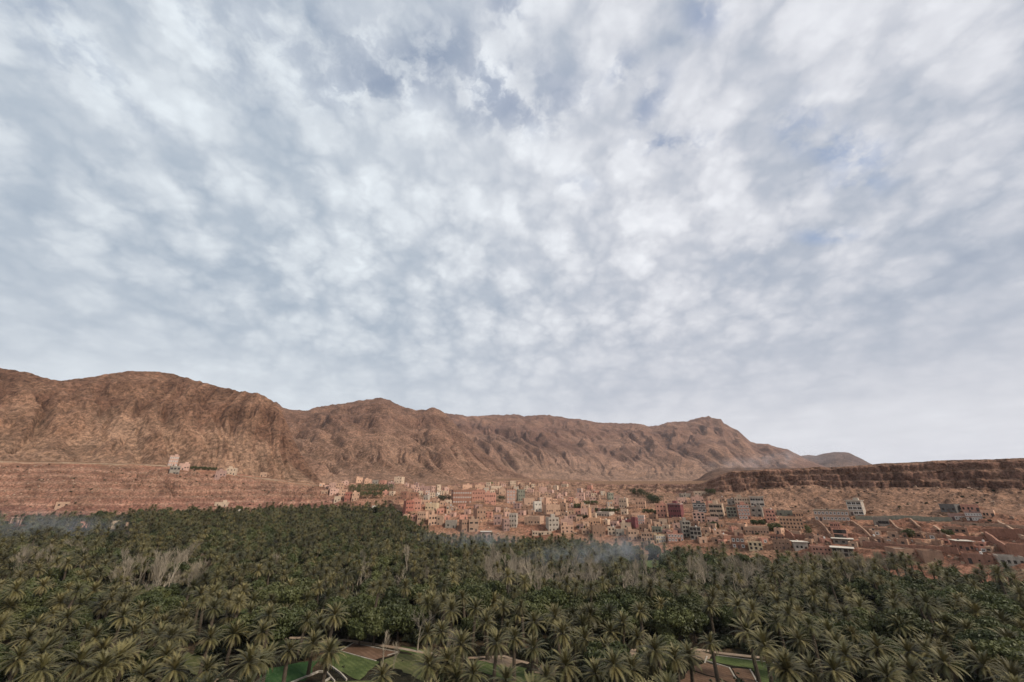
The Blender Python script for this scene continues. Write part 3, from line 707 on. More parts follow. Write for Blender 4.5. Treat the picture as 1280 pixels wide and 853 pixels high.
def reed_geo(seed):
    rs = np.random.RandomState(seed); V = []; F = []; n = 90
    for i in range(n):
        a = rs.uniform(0, 6.28); r = .9*math.sqrt(rs.rand()); x, y = r*math.cos(a), r*math.sin(a); h = 2.2+2.2*rs.rand(); lx, ly = rs.normal(size=2)*.35; w_ = .05+.04*rs.rand(); b_ = rs.uniform(0, 3.14)
        dx, dy = w_*math.cos(b_), w_*math.sin(b_); o = len(V)
        V += [(x-dx, y-dy, -.2), (x+dx, y+dy, -.2), (x+lx*.4+dx, y+ly*.4+dy, h*.6), (x+lx*.4-dx, y+ly*.4-dy, h*.6), (x+lx, y+ly, h)]; F += [(o, o+1, o+2), (o, o+2, o+3), (o+3, o+2, o+4)]
    return np.array(V), np.array(F)
reeds = [mk_mesh('reed_clump', *reed_geo(340+k), [M_reed]) for k in range(3)]
# ================================================================ planting
from collections import defaultdict
HAND = [(94,832,1.2),(127,815,1),(157,815,1),(28,800,1),(62,815,1),(75,792,1),(89,772,1.1),(120,800,1),(162,795,1),(202,795,1.05),(224,795,1.05),(260,800,.95),(291,795,1.1),(315,830,1.1),(205,820,1),
 (220,838,1),(150,772,1),(172,765,1),(15,760,1),(112,722,1),(155,742,1),(88,740,.9),(235,735,1),(252,744,1),(272,750,1),(290,748,1),(302,730,1),(275,722,1),(228,765,1),(42,785,1),(25,825,1),(42,840,1),
 (335,825,1.1),(327,792,1),(360,815,.8),(391,806,1.05),(408,816,1.1),(415,770,1.15),(398,780,1.05),(385,750,.95),(412,748,1),(338,770,1),(360,768,1),(477,848,.8),(535,795,1),(548,792,.9),(537,832,1.1),
 (555,832,1),(578,810,1.1),(592,762,1),(610,780,1.05),(617,805,1),(628,760,1),(537,728,1),(467,735,.9),(505,735,1),(490,734,.9),(410,717,.9),(632,852,.9),(644,770,1),(642,800,.9),(670,780,1),(691,772,.9),
 (704,795,1.1),(717,805,1),(712,835,1.15),(732,802,1),(760,792,1),(755,812,1),(772,830,1),(790,840,1.05),(800,765,.9),(797,800,1),(815,830,1.05),(825,815,1.05),(847,825,.95),(860,817,.95),(870,747,1),(887,760,1),
 (835,737,.9),(922,760,1),(937,765,1),(937,790,1.1),(892,806,.75),(825,717,.9),(777,780,1),(970,752,1),(990,747,1),(1017,747,1),(1035,755,1),(1060,742,1),(975,780,1),(995,800,1),(1045,787,1),(1027,790,1),
 (1047,807,1.1),(1060,820,1),(975,835,1.1),(988,842,1),(1015,840,1),(1080,830,1),(1045,843,1),(1100,812,1),(1135,815,1),(1157,817,1),(1130,785,1),(1120,750,1),(1110,848,1),(1147,840,1),(1185,830,1),(1210,815,1),
 (1255,800,1),(1180,795,1),(1230,835,1),(180,845,1),(262,838,.95),(570,850,1),(597,846,.9),(745,846,1),(665,812,.9),(682,850,.9)]
def inpoly(x, y, P):
    c = False; j = len(P)-1
    for i in range(len(P)):
        if (P[i][1] > y) != (P[j][1] > y) and x < (P[j][0]-P[i][0])*(y-P[i][1])/(P[j][1]-P[i][1])+P[i][0]: c = not c
        j = i
    return c
CLEAR = [[(388, 803), (440, 798), (545, 811), (545, 866), (300, 890), (312, 836), (398, 822)], [(856, 811), (905, 812), (968, 823), (990, 862), (850, 875)], [(583, 822), (665, 826), (705, 832), (700, 862), (583, 862)],
         [(1040, 754), (1100, 760), (1125, 788), (1072, 780)], [(793, 699), (832, 700), (834, 713), (793, 713)], [(293, 759), (328, 762), (322, 776), (292, 774)], [(325, 800), (425, 800), (422, 812), (322, 812)],
         [(224, 818), (258, 822), (252, 850), (222, 848)], [(775, 809), (845, 812), (848, 826), (775, 826)]]
CLEARC = [[(395, 812), (432, 803), (500, 810), (545, 822), (532, 866), (345, 866), (345, 834)], [(868, 815), (905, 816), (966, 827), (975, 862), (860, 862)], [(593, 826), (660, 828), (695, 836), (690, 858), (595, 858)],
          [(1045, 757), (1090, 762), (1115, 780), (1078, 774)], [(800, 702), (828, 703), (828, 711), (800, 711)], [(242, 692), (268, 692), (268, 707), (242, 707)],
          [(8, 645), (38, 645), (38, 661), (8, 661)], [(84, 651), (113, 651), (113, 666), (84, 666)], [(132, 650), (151, 650), (151, 664), (132, 664)], [(154, 652), (177, 652), (177, 664), (154, 664)], [(464, 631), (474, 631), (474, 641), (464, 641)]]
BROADP = [(45,750,24,15,.9),(205,745,27,17,.9),(375,752,22,22,.8),(470,768,58,28,.93),(505,775,40,20,.95),(620,742,32,14,.7),(345,735,22,12,.7),(362,722,50,12,.55),(790,762,50,26,.85),(820,790,28,20,.8),
          (745,745,30,15,.7),(1180,750,110,28,.6),(1200,800,95,42,.45),(915,696,140,8,.65),(760,684,60,8,.4),(560,738,45,10,.5),(652,760,22,16,.7),(700,757,28,12,.6),(80,690,90,10,.4),(1110,820,60,40,.25),(860,790,30,30,.5)]
BAREP = [(40,694,22,8,.6),(75,696,14,10,.7),(105,698,12,8,.6),(175,705,45,13,.6),(210,714,26,16,.85),(245,704,24,12,.65),(350,704,10,8,.6),(455,703,10,9,.7),(525,707,20,9,.5),(620,702,22,16,.75),(648,708,17,14,.6),
         (690,714,28,15,.7),(730,708,24,15,.8),(800,720,24,14,.75),(875,714,22,13,.7),(925,714,30,15,.7),(1000,708,22,11,.6),(1060,705,35,9,.7),(1105,704,28,9,.5),(1165,708,22,9,.5),(90,676,20,5,.3)]
def march(px, py, H, rmin=45):
    az, t = ray(px, py); j = int(np.clip(np.searchsorted(AZ, az), 1, NA-2)); rr = np.arange(rmin, 620, .4)
    k = np.nonzero(t*rr <= np.interp(rr, GR[:, j], GZ[:, j])+H)[0]
    return (rr[k[0]]*math.sin(az), rr[k[0]]*math.cos(az), rr[k[0]]) if len(k) else None
prs = random.Random(77)
plants = []    # kind, x, y, z, height, scale, px, py, depth, hand
def inb(px, py, L): return any(inpoly(px, py, P) for P in L)
for (px, py, s) in HAND:
    h = prs.choice([TRH[0], TRH[1], TRH[1], TRH[2]])
    q = march(px, py, h)
    if q: plants.append(['palm', q[0], q[1], gz(q[0], q[1]), h, s, px, py, 0, True])
hand_xy = [(p[1], p[2]) for p in plants]
for (px, py, k, h, s) in ((525, 772, 'bare', 7, 1.15), (482, 788, 'poplar', 7, .62), (496, 795, 'poplar', 6, .45), (816, 689, 'broad', 5, 1.0), (440, 765, 'broad', 6, 1.1), (470, 772, 'broad', 6, 1.2), (500, 770, 'broad', 6, 1.1),
                          (452, 778, 'broad', 5, .9), (558, 786, 'poplar', 7, .6), (569, 784, 'poplar', 7, .6)):
    q = march(px, py, h)
    if q: plants.append([k, q[0], q[1], gz(q[0], q[1]), h, s, px, py, 0, True]); hand_xy.append((q[0], q[1]))
hand_xy = np.array(hand_xy)
sp = 4.9; r = 60.0; cand = []
while r < 520:
    n = int(2*math.radians(56)*r/sp)
    for i in range(n):
        az = math.radians(-56)+(i+prs.uniform(0, 1))*2*math.radians(56)/n; rr = r+prs.uniform(-.4, .4)*sp
        if rr < cget(Ecur, az, 1)+ (4 if az > -.1 else 6)-prs.random()*6: cand.append((rr*math.sin(az), rr*math.cos(az), rr, az))
    r += sp*(.90 if r < 130 else .82)
def patch(px, py, L):
    m = 0
    for (a, b, c, d, pr) in L:
        q = ((px-a)/c)**2+((py-b)/d)**2
        if q < 1: m = max(m, pr)
    return m
for (x, y, rr, az) in cand:
    z = gz(x, y)
    h = prs.choice([TRH[0], TRH[0], TRH[1], TRH[1], TRH[2]]) if prs.random() < .9 else TRH[3]
    px, py, dep = proj(x, y, z+h)
    if py > 905 or px < -60 or px > 1340: continue
    gx, gy, _ = proj(x, y, z)
    if inb(gx, gy, CLEAR) or inb(px, py, CLEARC) or any(inb(px+a, py+b, CLEARC[:3]) for a in (-14, 0, 14) for b in (-9, 0, 10)): continue
    if rr < 150 and prs.random() < .16: continue
    if rr < 175 and np.min(np.hypot(hand_xy[:, 0]-x, hand_xy[:, 1]-y)) < 4.6: continue
    # random small clearings, more of them close up where the ground shows between crowns
    dens = float(fbm(np.array(x/22), np.array(y/22), 2, 401))
    if dens > .62 and rr < 200: continue
    nearclear = rr < 140 and any(inb(px+a, py+b, CLEARC[:3]) for a in (-34, -17, 0, 17, 34) for b in (-26, 0, 26))
    b, br = patch(px, py, BROADP), patch(px, py, BAREP)
    u = prs.random()
    if u < br*(.6 if px < 270 else 1.0): k = 'poplar' if (px < 270 and prs.random() < .65) or prs.random() < .2 else 'bare'; h = 6
    elif u < max(b*1.1, .24+.45*max(0, dens+.1)): k = 'broad'; h = 5
    else: k = 'palm'
    if k == 'broad' and nearclear and not (400 < px < 540 and py < 782): continue
    if k in ('bare', 'poplar'): h = 9 if cget(Ecur, az, 1)-rr > 45 else 5
    edge = cget(Ecur, az, 1)-rr
    if edge < 45: h = TRH[0] if (edge < 22 or prs.random() < .5) else TRH[1]
    if k == 'palm' and py > 850: h = min(h, TRH[1])
    plants.append([k, x, y, z, h, .66+.56*prs.random(), px, py, dep, False])
for p in plants:
    p[6], p[7], p[8] = proj(p[1], p[2], p[3]+p[4])
# descriptive anchors in the grove
ANCH = [('the brown tilled plot', 460, 816), ('the lush green plot', 365, 840), ('the spreading bare grey tree', 525, 770), ('the brown plots at lower right', 905, 840), ('the sandy clearing', 630, 828),
        ('the small grassy clearing at right', 1075, 768), ('the lone hut roof among palms', 256, 697), ('the far green field', 814, 706), ('the lower left corner', 0, 853), ('the lower right corner', 1280, 853),
        ('the left edge of the photo', 0, 745), ('the right edge of the photo', 1280, 760), ('the middle of the bottom edge', 700, 853), ('the pale reeds at left', 215, 715), ('the smoke over the palms', 735, 700), ('the left tip of the village', 510, 652), ('the yellow cream house', 825, 688), ('the white-slab houses', 1055, 705), ('the mud box houses', 1145, 712), ('the terrace road houses', 225, 640), ('the small hamlet', 430, 635)]
ORD = ['nearest', 'second', 'third', 'fourth', 'fifth', 'sixth']
def direction(dx, dy):
    h = 'right' if dx > 0 else 'left'; v = 'below' if dy > 0 else 'above'
    if abs(dx) > 2.2*abs(dy): return 'to the '+h+' of'
    if abs(dy) > 2.2*abs(dx): return v
    return v+' '+h+' of'
def label_all(items, noun, anchors, zone, maxd=95, nmax=5):
    """items: (key, px, py, adjective); every label names its nearest landmark and its rank there, the rest share a zone label"""
    out = {}; cnt = defaultdict(list)
    for key, px, py, adj in items:
        an = min(anchors, key=lambda a: math.hypot(a[1]-px, a[2]-py)); d = math.hypot(an[1]-px, an[2]-py)
        nn = (adj+' '+noun).strip()
        cnt[(nn, direction(px-an[1], py-an[2]), an[0])].append((d, key, px, py))
    for (nn, dr, an), L in cnt.items():
        L.sort()
        for i, (d, key, px, py) in enumerate(L):
            if i < nmax and d < maxd: out[key] = (ORD[i]+' ' if len(L) > 1 else '')+nn+' '+dr+' '+an
            else: out[key] = zone(nn, px, py)
            if len(out[key].replace('-', ' ').split()) > 16: out[key] = out[key].replace('feathery ', '').replace('large ', '').replace('the photo', 'photo').replace('small grassy', 'grassy').replace('lone hut', 'hut')
    return out
def zone(nn, px, py):
    c = 'far left' if px < 200 else 'left' if px < 450 else 'middle' if px < 800 else 'right' if px < 1050 else 'far right'
    v = 'front rows' if py > 800 else 'second rows' if py > 755 else 'middle rows' if py > 715 else 'back rows'
    return nn.replace('feathery ', '')+' in the '+v+', '+c+' part of the grove'
indiv = {}
for kind, lim in (('palm', 300), ('broad', 130), ('bare', 70), ('poplar', 60)):
    L = [p for p in plants if p[0] == kind and -25 < p[6] < 1305 and p[7] < 885]
    L.sort(key=lambda p: (not p[9], p[8]-p[5]*8))
    indiv[kind] = L[:lim]
ind_ids = {id(p) for L in indiv.values() for p in L}
NOUN = {'palm': 'date palm', 'broad': 'broad-leaved tree', 'bare': 'leafless grey tree', 'poplar': 'leafless upright tree'}
GRP = {'palm': 'date palms standing in the grove', 'broad': 'dark leafy trees between the palms', 'bare': 'bare grey trees between the palms', 'poplar': 'bare slender upright trees in the grove'}
OBN = {'palm': 'date_palm', 'broad': 'leafy_tree', 'bare': 'bare_tree', 'poplar': 'bare_poplar'}
for kind, L in indiv.items():
    items = []
    for i, p in enumerate(L):
        if kind == 'palm': adj = 'tall' if p[4] > 9 else 'short' if p[4] < 6 else 'feathery'
        elif kind == 'broad': adj = 'large dark green' if p[5] > 1.0 else 'dark green'
        else: adj = ''
        items.append((i, p[6], p[7], adj))
    lab = label_all(items, NOUN[kind], ANCH, zone, 150, 6)
    for i, p in enumerate(L):
        _, x, y, z, h, s, px, py, dep, hd = p
        o = empty(OBN[kind], (x, y, z), prs.uniform(0, 6.28), label=lab[i], category='tree', group=GRP[kind])
        if kind in ('palm', 'poplar'): o.rotation_euler = (prs.gauss(0, .055), prs.gauss(0, .055), o.rotation_euler[2])
        if kind == 'palm':
            k = TRH.index(h); t = link('trunk', trunks[k], o); t.scale = (1, 1, 1)
            top = Vector((.5*(-1)**k, 0, h))
            if i < 100 and dep < 130:
                rs = np.random.RandomState(i+7)
                for (e, Lf, dr, ang, zz, dd) in crown_spec(62, 3.25, rs, rs.randint(5, 20)):
                    if dd: m = frondDead; ee = -50; Ls = Lf/2.3
                    else:
                        ee, m = min(frondM, key=lambda q: abs(q[0]-math.degrees(e))+rs.rand()*6); Ls = Lf/3.35
                    f = link('frond' if not dd else 'dry_frond', m, o); f.location = top+Vector((0, 0, zz)); f.scale = (Ls*s*.88,)*3
                    f.rotation_euler = (rs.uniform(-.15, .15), -(e-math.radians(ee)), ang)
            else:
                f = link('crown', crownsHi[i % 6], o); f.location = top; f.scale = (s*.86, s*.86, s*.90); f.rotation_euler = (prs.uniform(-.1, .1), prs.uniform(-.1, .1), prs.uniform(0, 6.28))
        elif kind == 'broad':
            a, b = broads[i % 5]; s2 = s*1.08
            c = link('crown', a, o); c.scale = (s2, s2, s2); c = link('trunk', b, o); c.scale = (s2, s2, s2)
        else:
            me = (bares if kind == 'bare' else poplars)[i % (4 if kind == 'bare' else 3)]
            c = link('branches', me, o); c.scale = (s*(1.25 if h > 6 else .85),)*3 if not hd else (s*1.2,)*3

# ---------------------------------------------------------------- instanced mass behind
def scatter(name, pts, rots, scls, idxs, meshes, **props):
    col = bpy.data.collections.new(name+'_kinds')
    for i, m in enumerate(meshes):
        ob = bpy.data.objects.new('%s_kind_%02d' % (name, i), m); col.objects.link(ob)
    me = bpy.data.meshes.new(name); me.vertices.add(len(pts)); me.vertices.foreach_set('co', np.array(pts, dtype=np.float32).ravel())
    a = me.attributes.new('rot', 'FLOAT_VECTOR', 'POINT'); a.data.foreach_set('vector', np.array(rots, dtype=np.float32).ravel())
    a = me.attributes.new('scl', 'FLOAT', 'POINT'); a.data.foreach_set('value', np.array(scls, dtype=np.float32))
    a = me.attributes.new('idx', 'INT', 'POINT'); a.data.foreach_set('value', np.array(idxs, dtype=np.int32))
    me.update(); o = link(name, me, None, kind='stuff', **props)
    ng = bpy.data.node_groups.new(name, 'GeometryNodeTree')
    ng.interface.new_socket('Geometry', in_out='INPUT', socket_type='NodeSocketGeometry'); ng.interface.new_socket('Geometry', in_out='OUTPUT', socket_type='NodeSocketGeometry')
    N = ng.nodes; gi = N.new('NodeGroupInput'); go = N.new('NodeGroupOutput'); ins = N.new('GeometryNodeInstanceOnPoints'); ci = N.new('GeometryNodeCollectionInfo')
    ci.inputs['Collection'].default_value = col; ci.inputs['Separate Children'].default_value = True; ci.inputs['Reset Children'].default_value = True
    def na(nm, ty): n = N.new('GeometryNodeInputNamedAttribute'); n.data_type = ty; n.inputs['Name'].default_value = nm; return n.outputs['Attribute']
    ng.links.new(gi.outputs[0], ins.inputs['Points']); ng.links.new(ci.outputs[0], ins.inputs['Instance']); ins.inputs['Pick Instance'].default_value = True
    ng.links.new(na('idx', 'INT'), ins.inputs['Instance Index'])
    e2r = N.new('FunctionNodeEulerToRotation'); ng.links.new(na('rot', 'FLOAT_VECTOR'), e2r.inputs[0]); ng.links.new(e2r.outputs[0], ins.inputs['Rotation'])
    ng.links.new(na('scl', 'FLOAT'), ins.inputs['Scale']); ng.links.new(ins.outputs[0], go.inputs[0])
    md = o.modifiers.new('scatter', 'NODES'); md.node_group = ng
    return o
rest = [p for p in plants if id(p) not in ind_ids]
def sc_kind(kind, name, meshes, label, s0=1.0):
    L = [p for p in rest if p[0] in kind]
    if L: scatter(name, [(p[1], p[2], p[3]) for p in L], [(prs.gauss(0, .08), prs.gauss(0, .08), prs.uniform(0, 6.28)) for p in L], [p[5]*s0*prs.uniform(.85, 1.05) for p in L], [prs.randrange(len(meshes)) for p in L], meshes, label=label, category='trees')
sc_kind(('palm',), 'palm_grove', loMeshes, 'mass of date palm crowns filling the far part of the valley grove', .84)
sc_kind(('broad',), 'leafy_thicket', broadLo, 'dark leafy trees massed between the far palms of the grove')
sc_kind(('bare', 'poplar'), 'bare_thicket', bares+poplars, 'pale leafless trees massed among the far palms', 1.15)
# undergrowth on the grove floor
P_, R_, S_, I_ = [], [], [], []
for k in range(14000):
    az = math.radians(prs.uniform(-56, 56)); rr = 55+ (460-55)*prs.random()**.75
    if rr > cget(Ecur, az, 1): continue
    x, y = rr*math.sin(az), rr*math.cos(az); z = gz(x, y); gx, gy, _ = proj(x, y, z)
    if inb(gx, gy, CLEAR) and prs.random() < .60: continue
    P_.append((x, y, z-.25)); R_.append((0, 0, prs.uniform(0, 6.28))); S_.append(prs.uniform(.35, 1.15) if not inb(gx, gy, CLEAR) else prs.uniform(.08, .26)); I_.append(prs.randrange(4))
scatter('undergrowth', P_, R_, S_, I_, shrubs, label='low dark shrubs and brush covering the grove floor between the trees', category='undergrowth')
# dry reeds
P_, R_, S_, I_ = [], [], [], []
for (a, b, c, d, n) in ((215, 722, 26, 9, 140), (170, 712, 40, 8, 90), (75, 702, 30, 7, 50), (655, 712, 30, 10, 60), (735, 716, 40, 10, 80), (930, 718, 40, 9, 60), (1060, 710, 50, 7, 60)):
    for k in range(n):
        h = hit(a+prs.gauss(0, .6)*c, b+prs.gauss(0, .6)*d)
        if h: P_.append(tuple(h[0])); R_.append((0, 0, prs.uniform(0, 6.28))); S_.append(prs.uniform(.8, 1.5)); I_.append(prs.randrange(3))
scatter('dry_reeds', P_, R_, S_, I_, reeds, label='clumps of tall pale dry reeds between the palms', category='reeds')
print('plants', len(plants), {k: len(v) for k, v in indiv.items()})
# ================================================================ houses
_wc = {}
def window_mesh(wd, ht, style):
    key = (round(wd, 1), round(ht, 1), style)
    if key in _wc: return _wc[key]
    wd, ht = key[0], key[1]; V = []; F = []; MI = []
    def box(x0, x1, y0, y1, z0, z1, m):
        o = len(V); V.extend([(x0, y0, z0), (x1, y0, z0), (x1, y1, z0), (x0, y1, z0), (x0, y0, z1), (x1, y0, z1), (x1, y1, z1), (x0, y1, z1)])
        for f in ((0, 1, 5, 4), (1, 2, 6, 5), (2, 3, 7, 6), (3, 0, 4, 7), (4, 5, 6, 7), (3, 2, 1, 0)): F.append(tuple(o+i for i in f)); MI.append(m)
    a = wd/2
    box(-a, a, .20, .24, 0, ht, 0)                              # glass set back in the opening
    if style != 'open':
        f = .10
        box(-a, -a+f, .10, .19, 0, ht, 1); box(a-f, a, .10, .19, 0, ht, 1); box(-a+f, a-f, .10, .19, ht-f, ht, 1); box(-a+f, a-f, .10, .19, 0, f, 1); box(-.04, .04, .10, .19, f, ht-f, 1)
    if style == 'white':
        f = .22
        box(-a-f, -a, -.05, .03, -f, ht+f, 1); box(a, a+f, -.05, .03, -f, ht+f, 1); box(-a, a, -.05, .03, ht, ht+f, 1); box(-a, a, -.07, .03, -f, 0, 1)
    me = mk_mesh('window', V, np.array(F), [M_pane, M_frameb if style == 'brown' else M_frame], MI); _wc[key] = me; return me
_dc = {}
def door_mesh(wd, ht):
    key = (round(wd, 1), round(ht, 1))
    if key not in _dc:
        a = key[0]/2; h = key[1]
        V = [(-a, .15, 0), (a, .15, 0), (a, .15, h), (-a, .15, h), (-a, .22, 0), (a, .22, 0), (a, .22, h), (-a, .22, h), (-a+.15, .13, h*.12), (a-.15, .13, h*.12), (a-.15, .13, h*.9), (-a+.15, .13, h*.9)]
        F = [(0, 1, 2, 3), (1, 5, 6, 2), (4, 0, 3, 7), (3, 2, 6, 7), (8, 9, 10, 11)]
        _dc[key] = mk_mesh('door', V, np.array(F), [M_door])
    return _dc[key]
def face(V, F, MI, o, u, W, z0, z1, holes, n, depth=.3, m=0):
    """vertical wall from point o along unit u, width W, with rectangular openings (x0, x1, za, zb) set back"""
    xs = sorted({0, W}|{h[0] for h in holes}|{h[1] for h in holes}); zs = sorted({z0, z1}|{h[2] for h in holes}|{h[3] for h in holes})
    P = lambda x, z, d=0: (o[0]+u[0]*x-n[0]*d, o[1]+u[1]*x-n[1]*d, z)
    for i in range(len(xs)-1):
        for j in range(len(zs)-1):
            cx, cz = (xs[i]+xs[i+1])/2, (zs[j]+zs[j+1])/2
            if any(h[0] < cx < h[1] and h[2] < cz < h[3] for h in holes): continue
            b = len(V); V.extend([P(xs[i], zs[j]), P(xs[i+1], zs[j]), P(xs[i+1], zs[j+1]), P(xs[i], zs[j+1])]); F.append((b, b+1, b+2, b+3)); MI.append(m)
    for (a, c, za, zb) in holes:
        for q in (((a, za, 0), (a, zb, 0), (a, zb, depth), (a, za, depth)), ((c, za, 0), (c, za, depth), (c, zb, depth), (c, zb, 0)),
                  ((a, za, 0), (a, za, depth), (c, za, depth), (c, za, 0)), ((a, zb, 0), (c, zb, 0), (c, zb, depth), (a, zb, depth)), ((a, za, depth), (a, zb, depth), (c, zb, depth), (c, za, depth))):
            b = len(V); V.extend([P(*v) for v in q]); F.append((b, b+1, b+2, b+3)); MI.append(m)
HOUSES = []; hrs = random.Random(5)
def box_geo(x0, x1, y0, y1, z0, z1):
    V = [(x0, y0, z0), (x1, y0, z0), (x1, y1, z0), (x0, y1, z0), (x0, y0, z1), (x1, y0, z1), (x1, y1, z1), (x0, y1, z1)]
    return V, [(0, 1, 5, 4), (1, 2, 6, 5), (2, 3, 7, 6), (3, 0, 4, 7), (4, 5, 6, 7), (3, 2, 1, 0)]
def house(x0, x1, yt, yb, colour, rows=0, cols=0, label=None, win='open', yaw=None, trim=None, hut=None, ws=None, ruin=False, flat=False, depth=None, noun='house', door=True, off=0.0):
    pxc = (x0+x1)/2; h = hit(pxc, yb, off)
    if h is None: return None
    P0, r = h; az = math.atan2(P0.x, P0.y)
    _, t = ray(pxc, yt); H = max(2.2, t*r-P0.z)
    a0, _ = ray(x0, yb); a1, _ = ray(x1, yb); W = max(2.5, r*(a1-a0)*.98)
    if yaw is None: yaw = hrs.uniform(-.42, .42)
    D = depth or min(max(W*.8, 5), 12); W2 = max((W-abs(math.sin(yaw))*D)/max(math.cos(yaw), .6), W*.55)
    rot = -az+yaw
    d = Vector((math.sin(az), math.cos(az), 0))
    cen = P0+d*(D*.5*math.cos(yaw)+W2*.5*abs(math.sin(yaw)))
    o = empty('house' if noun == 'house' else noun.replace(' ', '_'), (cen.x, cen.y, P0.z), rot)
    base = -3.5; par = .55; t_ = .25; hw, hd = W2/2, D/2
    rows = rows or max(1, round(H/3.0)); rows = max(1, min(rows, int(H/1.9) or 1)); cols = cols if cols else max(1, round(W2/3.4))
    V, F, MI = [], [], []; fh = (H-par)/rows; ww = ws[0] if ws else min(1.15, W2/cols*.5); wh = ws[1] if ws else min(1.25, fh*.5)
    wins = []; fr_holes = []
    dcol = hrs.randrange(cols) if door and not ruin else -1
    for k in range(rows):
        for c in range(cols):
            cxw = W2*(c+.5)/cols+(hrs.uniform(-.25, .25) if win != 'white' else 0)
            cxw = min(max(cxw, ww/2+.3), W2-ww/2-.3)
            if k == 0 and c == dcol and H > 3:
                dw, dh = 1.1, min(2.1, fh*.82); fr_holes.append((cxw-dw/2, cxw+dw/2, .05, dh)); wins.append(('d', 0, cxw, .05, dw, dh)); continue
            if label is None and hrs.random() < .18: continue
            z = fh*k+fh*.34; fr_holes.append((cxw-ww/2, cxw+ww/2, z, z+wh)); wins.append(('w', 0, cxw, z, ww, wh))
    sc_, side_holes = max(1, int(D/4)), {1: [], 3: []}
    for s in (1, 3):
        for k in range(rows):
            for c in range(sc_):
                if hrs.random() < .45: continue
                cw = D*(c+.5)/sc_; z = fh*k+fh*.36; w2 = min(.9, ww); side_holes[s].append((cw-w2/2, cw+w2/2, z, z+wh*.9)); wins.append(('w', s, cw, z, w2, wh*.9))
    m_w = wall_mat(colour, COL[colour])
    face(V, F, MI, (-hw, -hd), (1, 0), W2, base, H, fr_holes, (0, -1))
    face(V, F, MI, (hw, -hd), (0, 1), D, base, H, side_holes[1], (1, 0))
    face(V, F, MI, (hw, hd), (-1, 0), W2, base, H, [], (0, 1))
    face(V, F, MI, (-hw, hd), (0, -1), D, base, H, side_holes[3], (-1, 0))
    # inner parapet faces and coping; a ruin has a ragged top
    i_w, i_d = hw-t_, hd-t_; rz = H-par
    b = len(V); V += [(-hw, -hd, H), (hw, -hd, H), (hw, hd, H), (-hw, hd, H), (-i_w, -i_d, H), (i_w, -i_d, H), (i_w, i_d, H), (-i_w, i_d, H), (-i_w, -i_d, rz), (i_w, -i_d, rz), (i_w, i_d, rz), (-i_w, i_d, rz)]
    for k in range(4):
        k2 = (k+1) % 4; F.append((b+k, b+k2, b+4+k2, b+4+k)); MI.append(0); F.append((b+4+k, b+4+k2, b+8+k2, b+8+k)); MI.append(0)
    link('wall', mk_mesh('house_wall', V, np.array(F), [m_w], MI), o)
    rfv = [(-i_w, -i_d, rz), (i_w, -i_d, rz), (i_w, i_d, rz), (-i_w, i_d, rz), (-i_w, -i_d, rz-.2), (i_w, -i_d, rz-.2), (i_w, i_d, rz-.2), (-i_w, i_d, rz-.2)]
    link('roof', mk_mesh('house_roof', rfv, np.array([(0, 1, 2, 3), (4, 7, 6, 5)]), [M_roof]), o)
    for (kd, s, cx_, z, a, hh) in wins:
        me = door_mesh(a, hh) if kd == 'd' else window_mesh(a, hh, win)
        q = link('door' if kd == 'd' else 'window', me, o)
        if s == 0: q.location = (-hw+cx_, -hd, z)
        elif s == 1: q.location = (hw, -hd+cx_, z); q.rotation_euler = (0, 0, math.pi/2)
        else: q.location = (-hw, hd-cx_, z); q.rotation_euler = (0, 0, -math.pi/2)
    if trim:      # a proud band under the parapet or a coloured roof edge
        v, f = box_geo(-hw-.12, hw+.12, -hd-.12, hd+.12, H-par*1.1, H-par*.45) if trim != 'slab' else box_geo(-hw-.6, hw+.6, -hd-.9, hd+.4, H+.003, H+.16)
        link('roof_edge' if trim == 'slab' else 'cornice', mk_mesh('cornice', v, f, [wall_mat('white', COL['white']) if trim in ('slab', 'white') else wall_mat(trim, COL[trim])]), o)
    if hut is None: hut = (not ruin) and W2 > 7 and hrs.random() < .5
    if hut:
        a = hrs.uniform(-hw*.5, hw*.4); s = min(3.0, W2*.35); v, f = box_geo(a-s/2, a+s/2, 0, min(2.8, hd*.8), rz-.1, rz+hrs.uniform(1.9, 2.6))
        link('stair_head', mk_mesh('stair_head', v, f, [m_w]), o)
    if hrs.random() < .30 and not ruin:
        a = hrs.uniform(-hw*.6, hw*.6); v, f = tube([(a, .4*hd, rz), (a, .4*hd, rz+1.1)], [.42, .42], 8); n0 = len(v); v = np.concatenate([v, [(a, .4*hd, rz+1.25)]]); f = np.concatenate([f, [(8+k, 8+(k+1) % 8, n0) for k in range(8)]])
        link('water_tank', mk_mesh('water_tank', v, f, [M_frame if hrs.random() < .5 else M_pane]), o)
    o['category'] = noun; o['group'] = 'flat-roofed houses of the hillside village' if noun == 'house' else noun+'s'
    HOUSES.append(dict(o=o, px=pxc, py=(yt+yb)/2, x0=x0, x1=x1, yt=yt, yb=yb, col=colour, rows=rows, w=x1-x0, H=H, label=label, noun=noun))
    return o
H_ = house
